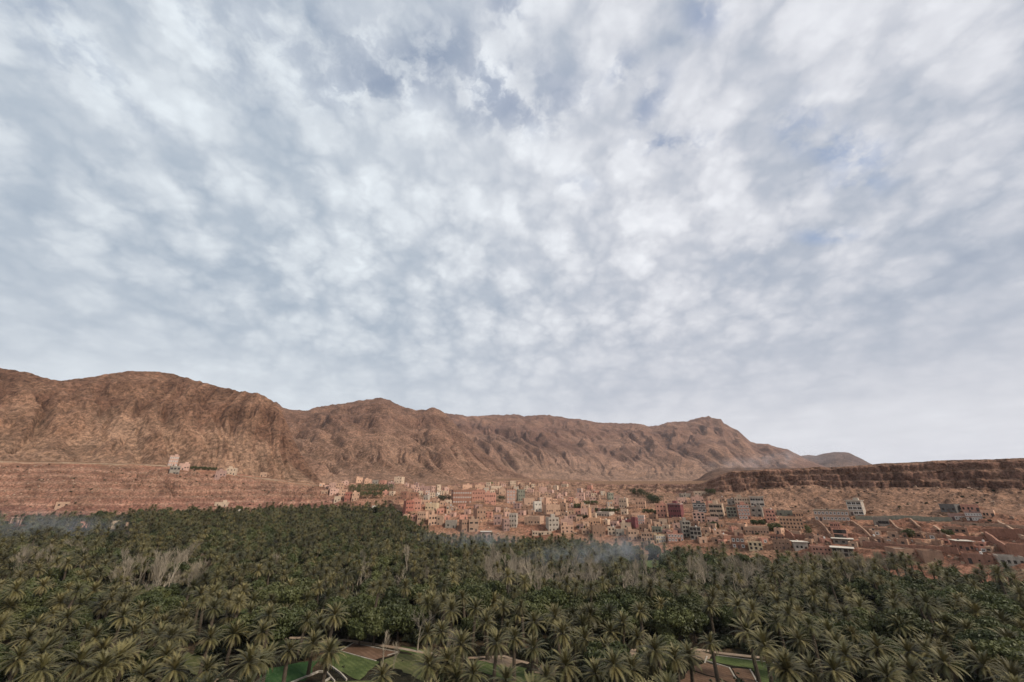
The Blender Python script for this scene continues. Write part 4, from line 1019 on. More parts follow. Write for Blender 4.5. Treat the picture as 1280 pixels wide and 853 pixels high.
# --- left terrace above the grove
H_(208,221,569.5,583.2,'pink',3,4,'tall pink house standing highest beside the terrace road on the left',win='white',yaw=.1)
H_(209,223,582.5,595,'grey',2,3,'unfinished grey house on posts just below the tall pink terrace house',ws=(1.9,1.9),yaw=.1)
H_(221.5,236,579.5,588,'pink',1,4,'long low pink house right of the tall pink terrace house',yaw=.05)
H_(268,282,588.5,597,'mauve',1,3,'mauve grey low house below the right end of the dark hedge',yaw=0)
H_(281.5,296,585,594,'cream',2,3,'cream stepped house at the right end of the dark hedge',yaw=-.2,hut=True)
H_(324,333,590.5,596.5,'tan',1,2,'left of two small tan houses beside the road below the left mountain')
H_(334.5,343,590.5,597.5,'peach',1,2,'right of two small houses, peach, beside the road below the left mountain')
H_(347,352,592.5,597,'grey',1,1,'tiny grey shed right of the two small roadside houses')
H_(68,86,627.5,634.5,'tan',1,2,'pale ruined hut with two openings on the red scarp at far left',door=False)
H_(267,286,628,634,'cream',1,2,'low pale hut at the foot of the scarp behind the palms')
H_(287,303,639.5,645,'white',1,2,'white low hut among the palms below the scarp',off=2.2)
for a in ((10,36,647,654,'pink','long pink low farmhouse in the palms at the far left edge'),(85,112,652.5,659,'salmon','long salmon roofed farmhouse in the palms at far left'),
          (133,150,651.5,658,'cream','small cream farmhouse standing between two others in the palms'),(155,176,653,658.5,'tan','tan shed with a dark opening and pale roof in the palms'),
          (246,266,693.5,701,'tan','lone tan hut among dry reeds and palms at left'),(464,474,632.5,637.5,'white','small white hut standing alone in the grove at the village end')):
    H_(*a[:5],1,2,a[5],off=2.2,yaw=.1,hut=False)
# --- hamlet at the foot of the second mountain
for a in ((420,428,596,602.5,'pink',2,2),(410.5,421,603.5,611,'pink',1,3),(419,429.5,604,612,'peach',2,3),(410,423,611,619.5,'pink',2,3),(423,434,612,620,'peach',2,3),(430,440,615.5,626.5,'red',2,3),(439,448.5,615.5,626.5,'peach',2,3),
          (417,426,620.5,628,'cream',1,2),(441,453,597,604,'peach',1,4),(452.5,464,599,605.5,'peach',1,3),(465,472.5,600,605.5,'grey',1,2),(474,483,600.5,607.5,'salmon',1,3),(483,492.5,602.5,612,'mauve',2,3),(492,505.5,596,604,'cream',2,3),
          (486,494,614,620.5,'cream',2,2),(476,486,614.5,620,'salmon',1,2),(512,520,606.5,611.5,'pink',1,2),(524,537.5,608,614,'mauve',1,4),(537.5,544,607.5,616,'pink',2,2),(544,551,606,615.5,'cream',2,2),(529,537.5,619,626,'pale grey',1,2),
          (544,550,616,621,'white',1,2),(553,561,609.5,614.5,'pink',1,2),(401,410,613,618,'tan',1,2)):
    H_(*a)
H_(503,516,626,643,'red',3,3,'tall bright red house standing at the left tip of the village',yaw=.35,hut=False)
H_(514,526,624.5,639,'salmon',2,3,'salmon block adjoining the tall bright red house on its right',yaw=-.1)
H_(500,511,614.5,625,'brick red',2,2,None,ruin=True,door=False); H_(511,523,616,626,'brick red',2,2,None,ruin=True,door=False)
for a in ((470,484,646,652,'brick red',1,3),(484,503,641,648,'brown',1,4),(486,503,648,654,'brown',1,4),(503,512,643,656,'peach',2,2),(512,521,644,656,'salmon',2,2),(521,535,640,652,'peach',2,4),(545.5,555,645,658,'tan',2,2),
          (556,571.5,651,661,'grey',1,2),(531,549,629,639,'yellow',1,4),(573,586,650,666,'brown',2,3),(591,607.5,636,651,'brown',2,3),(617,627,644,657,'mauve',2,2),
          (627,637,649,665,'mauve',3,2),(653,667.5,623,634,'tan',1,3),(674,684,609,617,'pink',1,3),(680,690,622,633,'peach',2,2),(655,681,646,658,'tan',1,5),(664,690,664,670,'cream',1,7),
          (679,688,623,631,'peach',2,2),(689,697,624,632,'peach',2,2),(698,707.5,624,631,'peach',1,2),(700,710,629,641,'tan',2,2),(703,709,615,620.5,'pink',1,2),(674,684,610,617,'pink',1,2),
          (716,723.5,623,629.5,'peach',1,2),(720,732,616,627,'pink',2,3),(732,739,614,622,'pink',2,2),(737,745.5,621,629.5,'pink',2,2),(719,726.5,636,643,'salmon',1,2),(726,735,636,644,'pink',1,2),
          (745,769,640.5,647,'pale grey',1,5),(769,781,662,670.5,'grey',1,3),(760,770,659,669,'cream',2,2),(776,789,654,662,'cream',1,3),(799,814.5,656,665,'brown',1,3),(815,829,659,667,'greenish grey',1,3),
          (783,800,663,676,'tan',2,4),(806,819,676,683,'tan',1,2),(846,859.5,622,630,'pink',1,3),(864,880,621,629,'pink',1,4),(849,864,617,622,'grey',1,4),(867,886,614,620,'cream',1,4),(771,780,646,652,'tan',1,2),
          (622,632,611,618,'tan',1,2),(576,590,606,611.5,'peach',1,3),(592,606,606.5,612.5,'peach',1,4),(612,628,607.5,613,'cream',1,4),(645,652,600.5,603,'tan',1,2)):
    H_(*a)
H_(535,546,644,657.5,'peach',2,3,'peach house with dark windows by the palms, right of the red tower house',yaw=0,ws=(1.1,1.5))
H_(563,589.5,612.5,630,'brick red',3,8,'long red brown building with a row of small white windows',win='white',yaw=.18,hut=False,ws=(.8,.8),trim='brown')
H_(590,606.5,613,625,'salmon',2,5,'salmon block joined to the right of the long red brown building',yaw=0,trim='brick red')
H_(605.5,620,616,630,'salmon',2,5,'darker salmon block left of the round dark tree on the slope',yaw=-.05)
H_(632.5,644.5,612,630.5,'pink',4,3,'tall pink four-storey house with red top beside the green grey one',yaw=.1,trim='red',win='white')
H_(646,656.5,612,627,'greenish grey',3,3,'green grey tall house right of the tall pink one',yaw=.2)
H_(666,677.5,627,640,'white',2,2,'greenish white house standing alone above the bare red slope',yaw=.25)
H_(586,598,649,665,'tan',2,2,'brown tan house with a dark opening under its roof by the grove edge',yaw=0,ws=(2.4,1.2))
H_(601,614,665,672.5,'pink',1,2,'low pink house with two black openings at the edge of the palms',yaw=0,ws=(2.2,1.4),trim='slab',hut=False)
H_(636,647.5,642,660,'pale grey',3,3,'grey house with a pale flat roof above the palms',yaw=-.2)
H_(682,699.5,647,665.5,'pale grey',3,3,'pale grey three-storey house at the grove edge left of the arch house',yaw=.3,win='brown')
H_(678,701,631,644,'tan',1,6,'long tan building across the slope in the upper village',yaw=.3,hut=False)
H_(701,716.5,649,660,'pink',1,3,'pink house with a red arched doorway at the middle of the village',yaw=0)
H_(701,717.5,657.5,667,'peach',2,3,'peach house with two dark windows just below the arched pink one',yaw=0)
H_(735,752.5,648,657,'orange',1,5,'bright orange peach house with a thin tower on its left end',yaw=-.1,hut=False)
H_(739,757.5,657,672,'brown',1,4,'big plain brown block standing at the grove edge below the orange house',yaw=.15,hut=False,ws=(.7,.9))
H_(759,767.5,616,625,'greenish grey',2,2,'green grey house above the big peach pink houses')
H_(768,776,620,632,'pink',2,2,'pink wing at the left of the big cream pink house',yaw=0)
H_(774,786.5,623,636,'cream',2,3,'big cream pink house left of the dark sloping hedge',yaw=-.25)
H_(795,808.5,626,637,'peach',2,4,'peach house with a line of windows below the dark sloping hedge',yaw=-.1)
H_(790,798.5,647,661.5,'maroon',3,1,'dark maroon narrow block with windowless side wall in the lower village',yaw=.6,hut=False,door=False,ws=(.6,.6))
H_(798,807.5,644,656.5,'pink',3,3,'pink and white striped narrow house right of the dark maroon block',yaw=-.15,hut=False,win='white',trim='white')
H_(774,790,650,656,'maroon',1,4,'low dark red building left of the maroon block',yaw=0,hut=False)
H_(802,816.5,666,677,'tan',2,4,'tan house with square dark windows in the bottom row by the palms',yaw=0)
H_(817,833,669,679.5,'yellow',2,4,'yellow cream house with white arches at the grove edge',yaw=.3,win='white')
H_(821,834.5,630,647,'salmon',3,3,'salmon house standing against the left side of the maroon windowed house',yaw=.05,win='brown')
H_(836,856.5,629.5,648,'maroon',3,6,'large maroon house with small windows and a white top storey edge',yaw=-.25,trim='white',hut=True)
H_(867,883.5,629,641.5,'dark grey',2,3,'dark grey unfinished house behind a pink one, right of the maroon house',yaw=0,ws=(2.0,1.7),win='white')
H_(867,882.5,641,653.5,'pink',3,3,'pink house with dark openings in front of the dark grey one',yaw=0,ws=(1.5,1.4))
H_(888,907.5,630,648,'cream',3,6,'cream three-storey apartment house with rows of windows',yaw=-.15,ws=(1.3,1.5),trim='cream')
H_(884,899.5,647,655,'pink',1,3,'low pink house below the cream three-storey apartment house',yaw=0)
H_(909,922.5,634,647,'greenish grey',3,3,'green grey unfinished house between cream apartments and salmon tower',yaw=.1,ws=(1.4,1.4))
H_(919,938.5,622,632,'cream',2,6,'cream house with many windows behind the salmon tower block',yaw=0,win='brown')
H_(923,939.5,630.5,650,'salmon',4,4,'salmon tower block with white framed windows in the upper right village',yaw=.1,win='white')
H_(939,956.5,621,634,'white',2,5,'white building with two rows of dark windows on the upper slope',yaw=0,ws=(1.5,1.4),trim='slab')
H_(939.5,956,634.5,648,'grey',2,2,'grey lower block under the white building with two window rows',yaw=-.1,ws=(1.6,1.4))
H_(852,866,651.5,672.5,'grey',4,3,'tall grey concrete block, left half of the unfinished grey pair',yaw=.25,hut=True,ws=(1.3,1.4))
H_(863.5,878.5,659,675.5,'grey',3,3,'grey concrete block with dark window holes, right half of the unfinished pair',yaw=-.05,ws=(1.7,1.7))
H_(834,855.5,667,678,'salmon',2,5,'salmon low house at the grove edge left of the grey pair',yaw=.1,win='white')
H_(932,962.5,659,668.5,'tan',1,8,'long low tan building with a row of small dark windows',yaw=0,hut=False,ws=(.8,.8))
H_(916,932.5,671,686.5,'brick red',2,3,'brick red house beside the small pale yellow one at the grove edge',yaw=0,win='white')
H_(936,954.5,678,689,'yellow',2,3,'pale yellow house with dark diagonal openings at the grove edge',yaw=.05,ws=(1.2,1.4))
H_(957.5,971,637,652,'salmon',3,3,'salmon house with three window rows left of the large orange building',yaw=.1)
H_(976,1006,647,662,'orange',3,7,'large orange peach building with three rows of many windows',yaw=0,hut=False)
H_(972,992,638.5,646.5,'greenish grey',1,2,'dark green grey roof block on the left behind the large orange building',yaw=0,hut=False)
H_(992,1005,640.5,647,'orange',1,4,'small upper storey house on the right behind the large orange building',yaw=0)
H_(1019,1063.5,637.5,652,'tan',2,9,'very long tan building with a dark green flat roof on the right slope',yaw=0,win='white',hut=False,trim='greenish grey')
H_(1062,1084.5,626,645,'pale grey',3,3,'white and pale blue stepped house highest on the right hillside',yaw=-.2,win='white',trim='slab',ws=(2.2,1.4),hut=True)
H_(1039,1052,653.5,664,'salmon',2,5,'upper half of the salmon house stepping down the right slope',yaw=0,hut=False)
H_(1043,1061.5,662,675,'salmon',2,3,'salmon house with large black balcony openings on the right slope',yaw=0,ws=(2.0,1.9),hut=False)
H_(1042,1067.5,674,681,'grey',1,3,'grey house with a long white roof slab, upper of two',yaw=0,trim='slab',hut=False)
H_(1042,1069.5,685.5,697.5,'grey',2,4,'grey house with a white roof slab at the grove edge, lower of two',yaw=0,trim='slab',hut=False,ws=(1.6,1.4))
H_(967,989.5,675,688,'brown',2,4,'plain brown pink house at the grove edge below the dark red terrace',yaw=.05,hut=False,ws=(.6,.6))
H_(991,1012,678,689,'pale grey',1,3,'grey shed with a white roof edge and a black corner opening at the grove',yaw=.2,trim='slab',hut=False)
H_(1014,1041.5,683.5,695,'salmon',2,5,'wide salmon mud house at the grove edge on the right',yaw=.1,hut=False,ws=(.7,.8))
H_(963,981,668.5,676,'brick red',1,5,'dark red low building with black windows above the plain brown pink house',yaw=0,hut=False)
H_(1093,1113.5,647,658.5,'grey',1,4,'grey unfinished house with black openings alone on the right slope',yaw=.1,ws=(1.6,1.4),hut=False)
H_(1177,1204,630.5,642,'dark grey',1,3,'dark grey wide unfinished building with sloping end on the far right hillside',yaw=-.35,hut=False)
H_(1203,1226,631,640,'salmon',1,4,'salmon red roofed house right of the dark grey wide building',yaw=0)
H_(1209,1230.5,640,652,'mauve',2,6,'mauve house with white arcades in front of the salmon red roofed house',yaw=0,win='white')
H_(1228,1247,638,647.5,'peach',1,3,'small peach cream house at the right end of the far right hamlet',yaw=-.1)
H_(1187,1209,642.5,652,'mauve',1,4,'mauve low house with white shutters at the left of the far right hamlet',yaw=.2,win='white')
H_(1110,1149,686.5,704,'brown',2,4,'big plain mud brown box house with two tiny windows by the right palms',yaw=.45,hut=False,ws=(.6,.6),door=False)
H_(1149,1183,689,705,'brown',1,1,'windowless mud brown box house right of its two-window twin',yaw=.3,hut=False,ws=(.5,.5),door=False)
H_(1193,1221,677,691,'brick red',1,3,'red house with a bright white roof edge on the lower right slope',yaw=.35,trim='slab',hut=False)
H_(1205,1244,693,706,'brick red',1,3,'long brick red box house at the grove edge far right',yaw=.1,hut=False,ws=(.6,.6))
H_(1246,1285,696,709,'pale grey',1,4,'grey white house at the right edge of the photo by the palms',yaw=.2,hut=False)
H_(1182,1211,659.5,667,'brown',1,3,'low brown house in the middle of the terraced right slope',yaw=.1,hut=False)
# --- fill: small houses whose bases stand on free ground inside the built-up areas
REG = [([(560,633),(640,634),(700,642),(700,664),(610,660),(556,645)],16,['tan','brown','pink','salmon','mauve']),
       ([(640,608),(700,608),(760,612),(770,640),(700,645),(640,622)],26,['pink','peach','tan','salmon','cream','tan','peach']),
       ([(700,632),(760,640),(860,655),(860,672),(760,672),(700,664)],26,['pink','peach','tan','cream','brown','tan','mauve']),
       ([(860,655),(1010,668),(1100,690),(960,688),(870,680)],20,['peach','brown','salmon','tan']),
       ([(590,610),(650,606),(700,610),(690,616),(600,618)],14,['pink','peach','cream','tan']),
       ([(505,628),(560,630),(565,655),(515,652)],12,['peach','salmon','tan','cream']),
       ([(880,622),(960,640),(960,655),(870,650)],5,['tan','grey','salmon']),
       ([(1080,668),(1180,674),(1250,684),(1240,694),(1080,686)],18,['brown','salmon','tan','brown','peach']),
       ([(505,608),(560,612),(565,625),(520,622)],10,['pink','cream','mauve','tan']),
       ([(400,604),(430,604),(440,622),(405,618)],3,['pink','peach'])]
def overlap(x0, x1, yt, yb):
    a = (x1-x0)*(yb-yt); m = 0
    for h in HOUSES:
        ix = min(x1, h['x1'])-max(x0, h['x0']); iy = min(yb, h['yb'])-max(yt, h['yt'])
        if ix > 0 and iy > 0: m = max(m, ix*iy/min(a, (h['x1']-h['x0'])*(h['yb']-h['yt'])))
    return m
for poly, n, cols in REG:
    xs = [q[0] for q in poly]; ys = [q[1] for q in poly]; made = 0
    for tr in range(n*30):
        if made >= n: break
        x, y = hrs.uniform(min(xs), max(xs)), hrs.uniform(min(ys), max(ys))
        if not inpoly(x, y, poly): continue
        f = (y-600)/60; wpx = hrs.uniform(5.5, 9)+f*3.5+max(0, x-900)*.012; hpx = hrs.uniform(3.6, 6.2)+f*1.8
        if overlap(x-wpx/2, x+wpx/2, y-hpx, y) > .22: continue
        if H_(x-wpx/2, x+wpx/2, y-hpx, y, hrs.choice(cols), win=hrs.choice(['open', 'open', 'brown', 'white'])): made += 1
# ---------------------------------------------------------------- labels of the houses
HL = [('the tall bright red house', 509, 634), ('the long red brown building', 576, 621), ('the tall pink four-storey house', 638, 621), ('the greenish white lone house', 672, 633), ('the pale grey three-storey house', 690, 656),
      ('the arched pink house', 708, 654), ('the orange house with the thin tower', 743, 652), ('the big plain brown block', 748, 664), ('the striped pink house', 803, 650), ('the maroon windowed house', 846, 639), ('the grey concrete pair', 865, 664),
      ('the cream apartment house', 897, 639), ('the salmon tower block', 931, 640), ('the large orange building', 991, 654), ('the white-slab houses', 1055, 685), ('the big cream pink house', 780, 629), ('the dark sloping hedge', 808, 620),
      ('the hamlet grove', 462, 614), ('the very long tan building', 1041, 644), ('the mud box houses', 1145, 695), ('the far right hamlet', 1215, 640), ('the yellow house by the grove', 825, 674), ('the grey house above the palms', 641, 651), ('the tan house by the grove', 592, 657)]
items = []
for i, h in enumerate(HOUSES):
    if h['label']: h['o']['label'] = h['label']
    else:
        size = 'small' if h['w'] < 8.5 else 'wide' if h['w'] > 15 else ''
        st_ = {1: 'one-storey', 2: 'two-storey', 3: 'three-storey'}.get(h['rows'], 'tall')
        items.append((i, h['px'], h['py'], (size+' '+h['col']+' '+st_).strip()))
for i, l in label_all(items, 'house', HL, lambda nn, px, py: nn+' in the outer part of the village', 400, 6).items(): HOUSES[i]['o']['label'] = l
# thin tower on the orange house, its own thing
q = hit(738.5, 650)[0]; o = empty('minaret', (q.x, q.y+3, q.z), .2, label='thin orange square minaret rising from the left end of the orange house', category='minaret')
v, f = box_geo(-1.1, 1.1, -1.1, 1.1, -2, 9.5); link('shaft', mk_mesh('minaret_shaft', v, f, [wall_mat('orange', COL['orange'])]), o)
v, f = box_geo(-.6, .6, -.6, .6, 9.5, 11.4); link('lantern', mk_mesh('minaret_lantern', v, f, [wall_mat('cream', COL['cream'])]), o)
v, f = box_geo(-1.35, 1.35, -1.35, 1.35, 9.0, 9.35); link('cornice', mk_mesh('minaret_cornice', v, f, [wall_mat('cream', COL['cream'])]), o)
# ---------------------------------------------------------------- walls on the slopes
WALLS = [([(1070,650),(1120,650),(1191,650)],1.9,'greenish grey','long grey green wall running level across the right hillside'),
 ([(1232,671),(1260,671.5),(1290,672)],3.2,'brick red','top wall of the big red earthen compound at the right edge'),([(1233,671),(1247,681),(1262,693)],3.0,'brick red','slanting side wall of the red earthen compound at right'),
 ([(1262,694),(1290,696)],4.0,'brick red','tall front wall of the red earthen compound at the right edge'),
 ([(1113,652),(1122,662),(1131,670)],1.5,'brown','short slanting wall just right of the lone grey unfinished house'),([(1137,650),(1146,659),(1153,666)],1.5,'brown','slanting wall between two plots left of the dark bush'),
 ([(1168,660),(1180,670),(1190,678)],1.5,'tan','pale slanting wall above the red house with the white roof edge'),([(1019,652),(1034,664),(1042,676)],2.0,'brown','long slanting wall below the left end of the very long tan building'),
 ([(1064,652),(1080,664),(1098,682)],1.6,'brown','slanting wall descending from the stepped white house'),([(1080,684),(1110,686),(1150,689),(1200,694)],2.0,'brick red','long red wall above the mud box houses'),
 ([(1072,662),(1110,664),(1150,668),(1180,672)],1.3,'brown','level terrace wall in the middle of the right slope'),([(982,672),(1000,674),(1035,677)],2.4,'brick red','red wall below the large orange building'),
 ([(978,664),(990,671),(994,676)],2.0,'brick red','short dark red wall left below the large orange building'),([(1008,663),(1019,672),(1040,682)],1.6,'brick red','red slanting wall right of the cypress'),
 ([(877,665),(900,667),(930,672)],1.5,'brick red','red wall right of the grey concrete pair'),([(905,676),(918,672)],2.0,'brick red','short red wall behind the brick red house'),
 ([(885,655),(932,657)],1.3,'tan','tan wall under the cream apartment house'),([(640,637),(670,642),(700,650)],1.3,'brown','brown wall edging the bare red slope'),
 ([(566,631),(620,634),(660,640)],1.6,'brown','brown retaining wall under the long red brown building'),([(0,579),(60,580)],.9,'tan','low pale wall along the outer edge of the terrace road at left'),
 ([(812,652),(850,654)],1.4,'tan','tan retaining wall below the maroon windowed house'),([(1190,655),(1240,658),(1290,662)],1.2,'tan','tan terrace wall below the far right hamlet'),
 ([(1180,673),(1230,676)],1.5,'brick red','red terrace wall left of the big earthen compound'),([(1248,652),(1266,664),(1282,676)],1.2,'tan','pale slanting wall above the big red compound')]
for i, (p, hh, c, lab) in enumerate(WALLS):
    o = ground_strip('earth_wall', p, .7, hh, wall_mat(c, COL[c]), 1.5, jitter=.12, seed=i); o['label'] = lab; o['category'] = 'wall'; o['group'] = 'earthen walls stepping over the slopes'
# ---------------------------------------------------------------- hedges and trees of the village
def clump(name, pts, rad, label, cat='tree', m=M_leaf, n=260, hgt=1.0, leaf=.34):
    """crown of leaf clumps set at points (world), on short stems; one thing with crown and stems"""
    rs = np.random.RandomState(len(name)+int(pts[0][0]*10) % 997); V = []; F = []; o_ = 0; TV = []; TF = []; to = 0
    b = pts[0]; root = empty(name, (b[0], b[1], gz(b[0], b[1])), label=label, category=cat)
    for (x, y, r) in pts:
        z = gz(x, y)-root.location.z
        for k in range(3):
            c = np.array([x-b[0]+rs.normal()*r*.35, y-b[1]+rs.normal()*r*.35, z+r*hgt*(.7+.5*k/2)]); v, f = leaf_cloud(c, r*(.75-.12*k), n//2, leaf, rs, .9*hgt); V.append(v); F.append(f+o_); o_ += len(v)
        v, f = tube([(x-b[0], y-b[1], z-.5), (x-b[0], y-b[1], z+r*hgt)], [.22, .14], 5); TV.append(v); TF.append(f+to); to += len(v)
    link('crown', mk_mesh('leafy_crown', np.concatenate(V), np.concatenate(F), [m]), root); link('trunk', mk_mesh('stem', np.concatenate(TV), np.concatenate(TF), [M_bark]), root)
def cl_px(name, pix, rad, label, **k):
    L = []
    for q in pix:
        h = hit(q[0], q[1]); s = q[2] if len(q) > 2 else rad
        if h: L.append((h[0].x, h[0].y, s))
    if L: clump(name, L, rad, label, **k)
    else: print('no ground for', label)
cl_px('hedge', [(240+i*4.2, 587+ .25*i) for i in range(9)], 2.2, 'dark hedge along the terrace road left of the cream stepped house', cat='hedge')
cl_px('hedge', [(238+i*3.5, 585.2) for i in range(4)], 2.2, 'short dark hedge behind the long hedge by the tall pink terrace house', cat='hedge')
cl_px('leafy_tree', [(791+i*3.4, 617.5+i*.2, 3.4) for i in range(4)]+[(802+i*3.0, 619+i*1.6, 4.4) for i in range(8)]+[(812+i*2.6, 627+i*.6, 3.6) for i in range(5)], 4, 'dark sloping hedge of trees above the peach houses', cat='hedge')
cl_px('cypress_tree', [(794, 619, 2.0)], 2, 'single dark cypress rising left of the dark sloping hedge', hgt=2.3, cat='tree')
cl_px('cypress_tree', [(1011.5, 669.5, 1.9)], 2, 'dark cypress standing on the red slope right of the large orange building', hgt=1.8, cat='tree')
cl_px('leafy_tree', [(966, 664, 2.6), (972, 664.5, 3.0), (977, 664, 2.6)], 3, 'round dark tree clump below the left of the large orange building')
cl_px('leafy_tree', [(624, 626, 3.2), (628, 626.5, 3.2)], 3, 'round dark tree right of the darker salmon block')
cl_px('leafy_tree', [(550+i*3.6, 626+.2*i, 3.2) for i in range(4)], 3, 'grey green trees left of the long red brown building', m=M_shrub)
cl_px('leafy_tree', [(720+i*3.2, 635.5, 2.6) for i in range(5)]+[(733+i*4, 631, 2.4) for i in range(4)], 3, 'green trees in the gap between the upper and middle village')
cl_px('hedge', [(745+i*4.0, 640+.1*i, 1.9) for i in range(8)], 2, 'long green garden hedge in the middle of the village', cat='hedge')
cl_px('leafy_tree', [(437+i*4.4, 612+abs(i-6)*.3, 4.2) for i in range(13)]+[(445+i*5, 617.5, 4.2) for i in range(9)]+[(450+i*5, 622, 3.8) for i in range(6)], 4, 'dark garden grove inside the hamlet below the second mountain', cat='trees')
cl_px('leafy_tree', [(1188, 672, 2.0), (1136, 673, 2.6), (1141, 673, 2.6)], 3, 'dark bush in the plot at the middle of the right slope')
cl_px('leafy_tree', [(885+i*4, 617, 2.8) for i in range(3)], 3, 'dark trees at the foot of the mesa behind the cream wall')
cl_px('leafy_tree', [(942+i*4, 656, 1.8) for i in range(4)], 2, 'low dark bush line under the salmon tower block', cat='bush')
cl_px('leafy_tree', [(888+i*3, 660.5, 2.4) for i in range(3)], 2.4, 'dark tree right of the grey concrete pair below the low pink house')
cl_px('leafy_tree', [(822+i*4, 642+i*.2, 1.7) for i in range(-4, 1)], 2, 'scrubby green bushes left of the salmon house', cat='bush')
cl_px('leafy_tree', [(725+i*6, 648, 1.6) for i in range(3)], 2, 'small garden trees among houses above the orange house')
cl_px('leafy_tree', [(723+3*i, 662, 1.8) for i in range(3)], 2, 'green garden trees left of the big plain brown block')
# scattered scrub and boulders on the slopes
rocks = []
for k in range(4):
    rs = np.random.RandomState(500+k); v, f = box_geo(-.5, .5, -.5, .5, -.4, .6); v = np.array(v)*(1+rs.uniform(-.3, .3, (8, 3))); rocks.append(mk_mesh('boulder', v, f, [bpy.data.materials.get('boulder_stone') or mat('boulder_stone', lambda t: t.put(t.bs.inputs['Base Color'], t.mix(t.n('ShaderNodeObjectInfo').outputs['Random'], c4((.15, .09, .065)), c4((.38, .26, .18)))))]))
P_, Q_, S_, I_, P2, Q2, S2, I2 = [], [], [], [], [], [], [], []
for k in range(9000):
    az = math.radians(prs.uniform(-52, 53)); r0 = cget(Ecur, az, 1)+4; r1 = cget(C1, az, 1); rr = r0+(r1-r0)*prs.random(); x, y = rr*math.sin(az), rr*math.cos(az); z = gz(x, y)
    if prs.random() < .90: P_.append((x, y, z)); Q_.append((prs.uniform(-.5, .5), prs.uniform(-.5, .5), prs.uniform(0, 6.28))); S_.append(.2+1.2*prs.random()**6); I_.append(prs.randrange(4))
    elif prs.random() < .55: P2.append((x, y, z)); Q2.append((0, 0, prs.uniform(0, 6.28))); S2.append(prs.uniform(.18, .6)); I2.append(prs.randrange(4))
scatter('rubble', P_, Q_, S_, I_, rocks, label='stones and rubble strewn over the bare slopes around the village', category='rubble')
scatter('scrub', P2, Q2, S2, I2, shrubs, label='sparse dark scrub dotted over the bare slopes', category='scrub')

# ================================================================ air and smoke
def vol_mat(name, dens, colr, aniso=.2, noise=None):
    m = bpy.data.materials.new(name); m.use_nodes = True; t = NT(m.node_tree); m.node_tree.nodes.clear()
    pv = t.n('ShaderNodeVolumePrincipled'); pv.inputs['Color'].default_value = c4(colr); pv.inputs['Anisotropy'].default_value = aniso
    if noise:
        p = t.n('ShaderNodeTexCoord').outputs['Generated']
        d = t.n('ShaderNodeVectorMath', operation='SUBTRACT', i0=p, i1=(.5, .5, .5)).outputs[0]
        l = t.n('ShaderNodeVectorMath', operation='LENGTH', i0=d).outputs[1]
        n = t.noise(t.n('ShaderNodeTexCoord').outputs['Object'], noise, 4, .6, .6)
        f = t.math('MULTIPLY', t.rng(l, .50, .05, 0, 1), t.rng(n, .40, .75, 0.0, 1.0))
        t.put(pv.inputs['Density'], t.math('MULTIPLY', f, dens))
    else: pv.inputs['Density'].default_value = dens
    t.n('ShaderNodeOutputMaterial').inputs['Volume']
    t.t.links.new(pv.outputs[0], [n for n in t.t.nodes if n.bl_idname == 'ShaderNodeOutputMaterial'][0].inputs['Volume']); return m
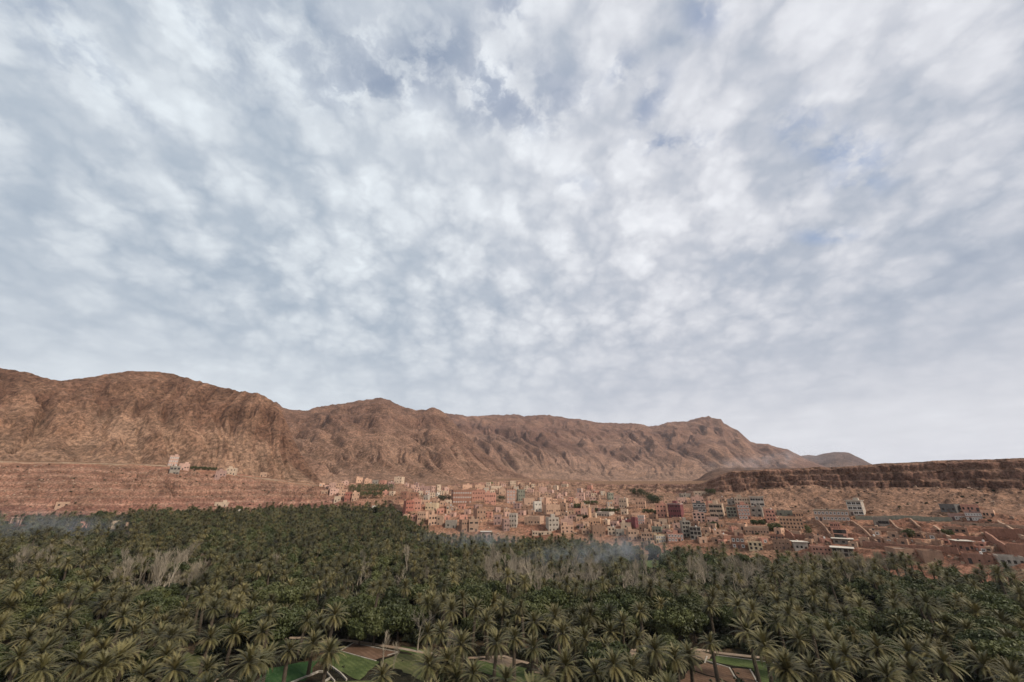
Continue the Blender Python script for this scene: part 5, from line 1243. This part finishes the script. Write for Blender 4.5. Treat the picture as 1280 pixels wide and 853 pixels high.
def smoke(px, py, off, size, dens, rot, label, noise=.09):
    h = hit(px, py, off); 
    if not h: return
    bm_v = []; n1, n2 = 10, 16
    rs = np.random.RandomState(int(px))
    for i in range(n1+1):
        th = math.pi*i/n1
        for k in range(n2):
            ph = 2*math.pi*k/n2; q = 1+.12*math.sin(3*ph+th*2+px)
            bm_v.append((size[0]*q*math.sin(th)*math.cos(ph), size[1]*q*math.sin(th)*math.sin(ph), size[2]*math.cos(th)))
    F = []
    for i in range(n1):
        for k in range(n2): F.append((i*n2+k, (i+1)*n2+k, (i+1)*n2+(k+1) % n2, i*n2+(k+1) % n2))
    o = link('smoke', mk_mesh('smoke', bm_v, F, [vol_mat('smoke_air', dens, (.80, .86, .95), .1, noise)])); o.location = h[0]+Vector((0, 0, off)); o.rotation_euler = rot
    o['label'] = label; o['category'] = 'smoke'; o['kind'] = 'stuff'
smoke(738, 698, 6, (48, 27, 12), .036, (0, math.radians(-6), .1), 'thin bluish smoke drifting over the grove below the plain brown block')
smoke(575, 680, 6, (50, 24, 11), .025, (0, 0, .2), 'faint smoke over the palms below the left part of the village')
smoke(35, 664, 7, (70, 45, 16), .014, (0, math.radians(5), .7), 'bluish smoke lying over the palms at the far left')
az_, t_e = ray(962, 577)
o = None
bm_v = []
d_ = 1000
def far_smoke(px, py, d, size, dens, label):
    az, t = ray(px, py); n1, n2 = 10, 16; vs = []
    for i in range(n1+1):
        th = math.pi*i/n1
        for k in range(n2): ph = 2*math.pi*k/n2; q = 1+.1*math.sin(3*ph+2*th); vs.append((size[0]*q*math.sin(th)*math.cos(ph), size[1]*q*math.sin(th)*math.sin(ph), size[2]*math.cos(th)))
    F = [(i*n2+k, (i+1)*n2+k, (i+1)*n2+(k+1) % n2, i*n2+(k+1) % n2) for i in range(n1) for k in range(n2)]
    o = link('smoke', mk_mesh('smoke', vs, F, [vol_mat('far_smoke_air', dens, (.85, .87, .93), .1, 6.0/size[0])])); o.location = (d*math.sin(az), d*math.cos(az), t*d); o['label'] = label; o['category'] = 'smoke'; o['kind'] = 'stuff'
    o.rotation_euler = (0, math.radians(-4), -az)
far_smoke(955, 577, 1150, (190, 60, 26), .010, 'pale smoke drifting in front of the far mountain behind the mesa')
v, f = box_geo(-6600, 6600, -6600, 6600, -60, 620)
link('haze', mk_mesh('haze', v, [q[::-1] for q in f] if False else f, [vol_mat('haze_air', HAZE if 'HAZE' in globals() else 4.2e-5, (.86, .88, .95), .3)]), kind='stuff', label='pale dusty air veiling the far mountains', category='haze')
scene.cycles.volume_step_rate = 4; scene.cycles.volume_max_steps = 64; scene.cycles.volume_bounces = 1
scene.cycles.max_bounces = 5; scene.cycles.diffuse_bounces = 3; scene.cycles.transparent_max_bounces = 6; scene.cycles.transmission_bounces = 2
print('houses', len(HOUSES))
